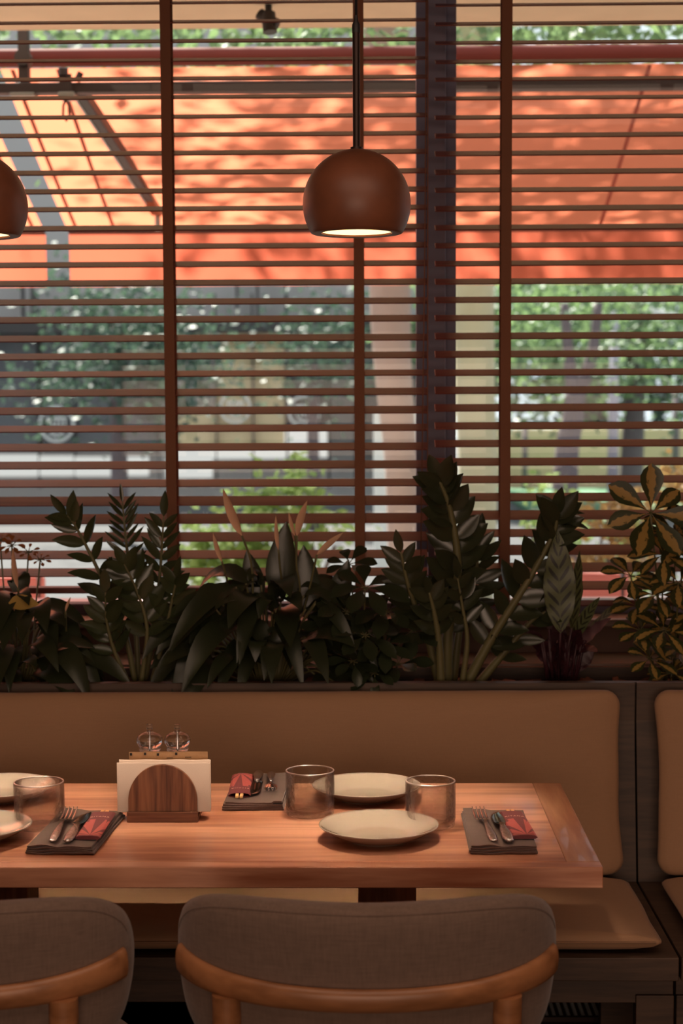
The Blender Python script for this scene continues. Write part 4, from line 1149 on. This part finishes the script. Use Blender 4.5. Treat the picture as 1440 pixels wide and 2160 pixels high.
def shrub(label, px, Y, clouds, matL, seed):
    x = P(px, 1100, Y).x; t = thing('shrub', label, 'shrub', (x, Y, -.12)); rr = random.Random(seed); ox = Vector((x, Y, -.12))
    fo = MB()
    for (c, rad, n, size) in clouds: leafcloud(fo, rr, Vector(c)-ox, rad, n, size, 1.1)
    fo.build('foliage', matL, t)
    st = MB()
    for k in range(7): st.tube([(rr.uniform(-.1, .1), rr.uniform(-.1, .1), 0), (rr.uniform(-.45, .45), rr.uniform(-.1, .1), .9)], .012, 5)
    st.build('stems', M_trunkd, t)
shrub('bright sunlit green shrub outside behind the peace lily', 540, 9.5,
      [(pt(580, 1095, 9.5), (.36, .25, .10), 480, .075), (pt(605, 1000, 9.5), (.14, .15, .03), 60, .08), (pt(480, 1165, 9.5), (.42, .25, .10), 520, .075), (pt(640, 1180, 9.5), (.3, .25, .1), 360, .07), (pt(575, 1045, 9.5), (.24, .15, .03), 110, .08), (pt(500, 1230, 9.5), (.5, .2, .1), 400, .07)], LSh, 81)
shrub('orange and green shrub outside behind the right umbrella plant', 1340, 9.5,
      [(pt(1330, 1080, 9.5), (.38, .25, .12), 500, .06), (pt(1400, 1030, 9.5), (.25, .2, .12), 320, .06), (pt(1290, 1170, 9.5), (.4, .25, .1), 380, .06)], LOr, 82)
shrub('low hedge of small green leaves outside under the orange shrub', 1240, 11,
      [(pt(1240, 1130, 11), (.5, .3, .15), 420, .06), (pt(1150, 1030, 11), (.12, .2, .06), 60, .07), (pt(1330, 1200, 11), (.7, .3, .1), 400, .06)], LSh, 83)
# grass bed
tag(MB().box(*(P(1050, 1000, 33).x, P(1500, 1000, 33).x, 26, 33.5, -.12, -.05)).build('lawn', plain('grass_green', srgb(90, 128, 98), rough=.95, var=.2)), 'green strip of lawn in front of the beige wall at the right', 'lawn', kind='stuff')

# --- buildings across the street ----------------------------------------
M_fac = plain('grey_facade', srgb(172, 166, 164), rough=.8, var=.1, nscale=.5)
M_facd = plain('dark_shop_glass', srgb(86, 86, 90), rough=.15, var=.15)
M_glow = emis('glowing_white_panel', (1, .98, .95), .85)  # emission stands in for sunlight reflected by the white facade panels
M_wht = plain('white_panel', srgb(236, 234, 230), rough=.7, var=.03)
M_bei = plain('beige_panel', srgb(214, 192, 150), rough=.7, var=.08)
M_mul = plain('facade_mullion', srgb(58, 54, 54), rough=.5)
YF2 = 30
x0, x1 = P(-150, 900, YF2).x-16, P(905, 900, YF2).x
bd = thing('shop_building', 'grey shop building across the street with dark glazing and round white logos', 'building', ((x0+x1)/2, YF2, -.12))
O = Vector(((x0+x1)/2, YF2, -.12))
def bx(mb, pxa, pxb, pya, pyb, y0, y1, Yr=YF2):
    a = P(pxa, pya, Yr); b_ = P(pxb, pyb, Yr)
    mb.box(a.x-O.x, b_.x-O.x, y0-O.y, y1-O.y, b_.z-O.z, a.z-O.z)
q = MB(); q.box(x0-O.x, x1-O.x, .4, 6, 0, 9.0); q.build('wall', M_fac, bd)
q = MB()
for (a, b_, c_, d) in ((-140, 77, 690, 955), (83, 330, 690, 955), (560, 690, 700, 955), (745, 900, 760, 955)): bx(q, a, b_, c_, d, YF2+.15, YF2+.4)
glz = q.build('glazing', M_facd, bd)
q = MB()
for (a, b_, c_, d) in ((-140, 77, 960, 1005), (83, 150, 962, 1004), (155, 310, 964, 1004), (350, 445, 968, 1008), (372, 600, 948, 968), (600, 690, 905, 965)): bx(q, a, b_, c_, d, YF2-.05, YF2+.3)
q.build('glowing_panels', M_glow, bd)
q = MB(); bx(q, 455, 600, 700, 940, YF2+.1, YF2+.4); bx(q, 370, 455, 860, 940, YF2+.1, YF2+.4); q.build('beige_panels', M_bei, bd)
q = MB()
for a in (77, 152, 330, 452, 530, 602, 690, 745): bx(q, a, a+7, 620, 1030, YF2-.1, YF2+.1)
for a in (45, 65, 497, 540, 600): bx(q, a, a+6, 560, 680, YF2-.1, YF2+.1)
bx(q, -150, 905, 678, 700, YF2-.25, YF2+.4)
for k in range(14): q.box(x0-O.x+.6+k*1.2, x0-O.x+.66+k*1.2, -.1, .1, 0, 4.6)
q.build('mullions', M_mul, bd)
def logo(px, py, r, name='logo'):
    c = P(px, py, YF2)-O; q = MB(); n = 28
    pts = [(c.x+r*math.cos(2*PI*k/n), -.12, c.z+r*math.sin(2*PI*k/n)) for k in range(n+1)]
    q.tube(pts, r*.09, 6)
    for k in range(5):
        x = c.x-r*.5+k*r*.25; q.tube([(x, -.12, c.z-r*.35), (x, -.12, c.z+r*.35)], r*.06, 5)
    q.tube([(c.x-r*.6, -.12, c.z+r*.35), (c.x+r*.6, -.12, c.z+r*.35)], r*.08, 5)
    q.tube([(c.x-r*.45, -.12, c.z-r*.5), (c.x, -.12, c.z-r*.7), (c.x+r*.45, -.12, c.z-r*.5)], r*.08, 5)
    q.build(name, M_wht, glz)
logo(122, 895, .30); logo(642, 868, .27); logo(497, 860, .26)
# white sunlit wall end and low beige wall
a = P(788, 1060, 17); b_ = P(905, 1060, 17)
tag(MB().box(a.x, b_.x, 17, 17.4, -.12, P(800, 862, 17).z).build('garden_wall', M_wht, bevel=.02), 'bright white low wall behind the pale plane trunk', 'wall')
a = P(1040, 905, 34); 
tag(MB().box(a.x, P(1700, 905, 34).x, 34, 34.3, -.12, P(1200, 905, 34).z).build('boundary_wall', M_bei, bevel=.02), 'long low beige wall in the right distance', 'wall')
for k, (px, w_, top) in enumerate(((1107, 9, 900), (1425, 12, 820))):
    c = P(px, 900, 33); tag(MB().tube([(c.x, 33, -.12), (c.x, 33, P(px, top, 33).z)], w_/3540*33/2*1.3, 12).build('fence_post', M_trunkd, smooth=True), ('grey post before the beige wall, near the right blind tape', 'grey post before the beige wall at the right edge')[k], 'post')
c = P(1293, 900, 24)
lp = thing('street_lamp', 'grey street lamp post with flat pale head at the right', 'lamp post', (c.x, 24, -.12))
MB().tube([(0, 0, 0), (0, 0, P(1293, 655, 24).z+.12)], [.085, .06], 12).build('post', plain('lamp_post_grey', srgb(170, 164, 176), rough=.6), lp, smooth=True)
h = P(1300, 650, 24).z+.12
MB().box(-.22, .26, -.08, .08, h-.04, h+.04, Matrix.Rotation(R(12), 4, 'Y')).build('lamp_head', M_wht, lp, bevel=.02)

# terrace furniture glimpsed at the very bottom of the window
M_red = plain('red_terrace_cushion', srgb(206, 128, 120), rough=.7)
M_pink = plain('pale_tabletop', srgb(226, 196, 200), rough=.35)
def terrace_table(px, Y, label):
    c = P(px, 1200, Y); t = thing('terrace_table', label, 'table', (c.x, Y, -.12))
    MB().box(-.42, .42, -.35, .35, .86, .89).build('tabletop', M_pink, t, bevel=.004)
    MB().tube([(0, 0, .02), (0, 0, .86)], .035, 12).build('pedestal', M_beam, t, smooth=True)
    MB().lathe([(.0005, 0), (.24, 0), (.24, .012), (.04, .03), (.0005, .03)], n=32).build('foot', M_beam, t, smooth=True, auto=40)
def terrace_chair(px, Y, label, rz=0):
    c = P(px, 1200, Y); t = thing('terrace_chair', label, 'chair', (c.x, Y, -.12), rz)
    MB().box(-.22, .22, -.22, .22, .42, .48).build('seat', M_red, t, bevel=.02)
    MB().box(-.22, .22, .18, .23, .52, .90, Matrix.Translation((0, 0, 0))).build('backrest', M_red, t, bevel=.02)
    for sx in (-1, 1):
        for sy in (-1, 1): MB().tube([(sx*.19, sy*.19, .90 if sy > 0 else .42), (sx*.2, sy*.2, 0)], .014, 8).build('leg', M_beam, t, smooth=True)
terrace_table(1290, 6.6, 'pale terrace table outside behind the calathea')
terrace_table(120, 6.6, 'pale terrace table outside behind the left peace lily')
terrace_chair(-10, 7.6, 'red terrace chair outside at the far left', R(10))
terrace_chair(1230, 7.7, 'red terrace chair outside behind the pale terrace table at the right', R(-5))
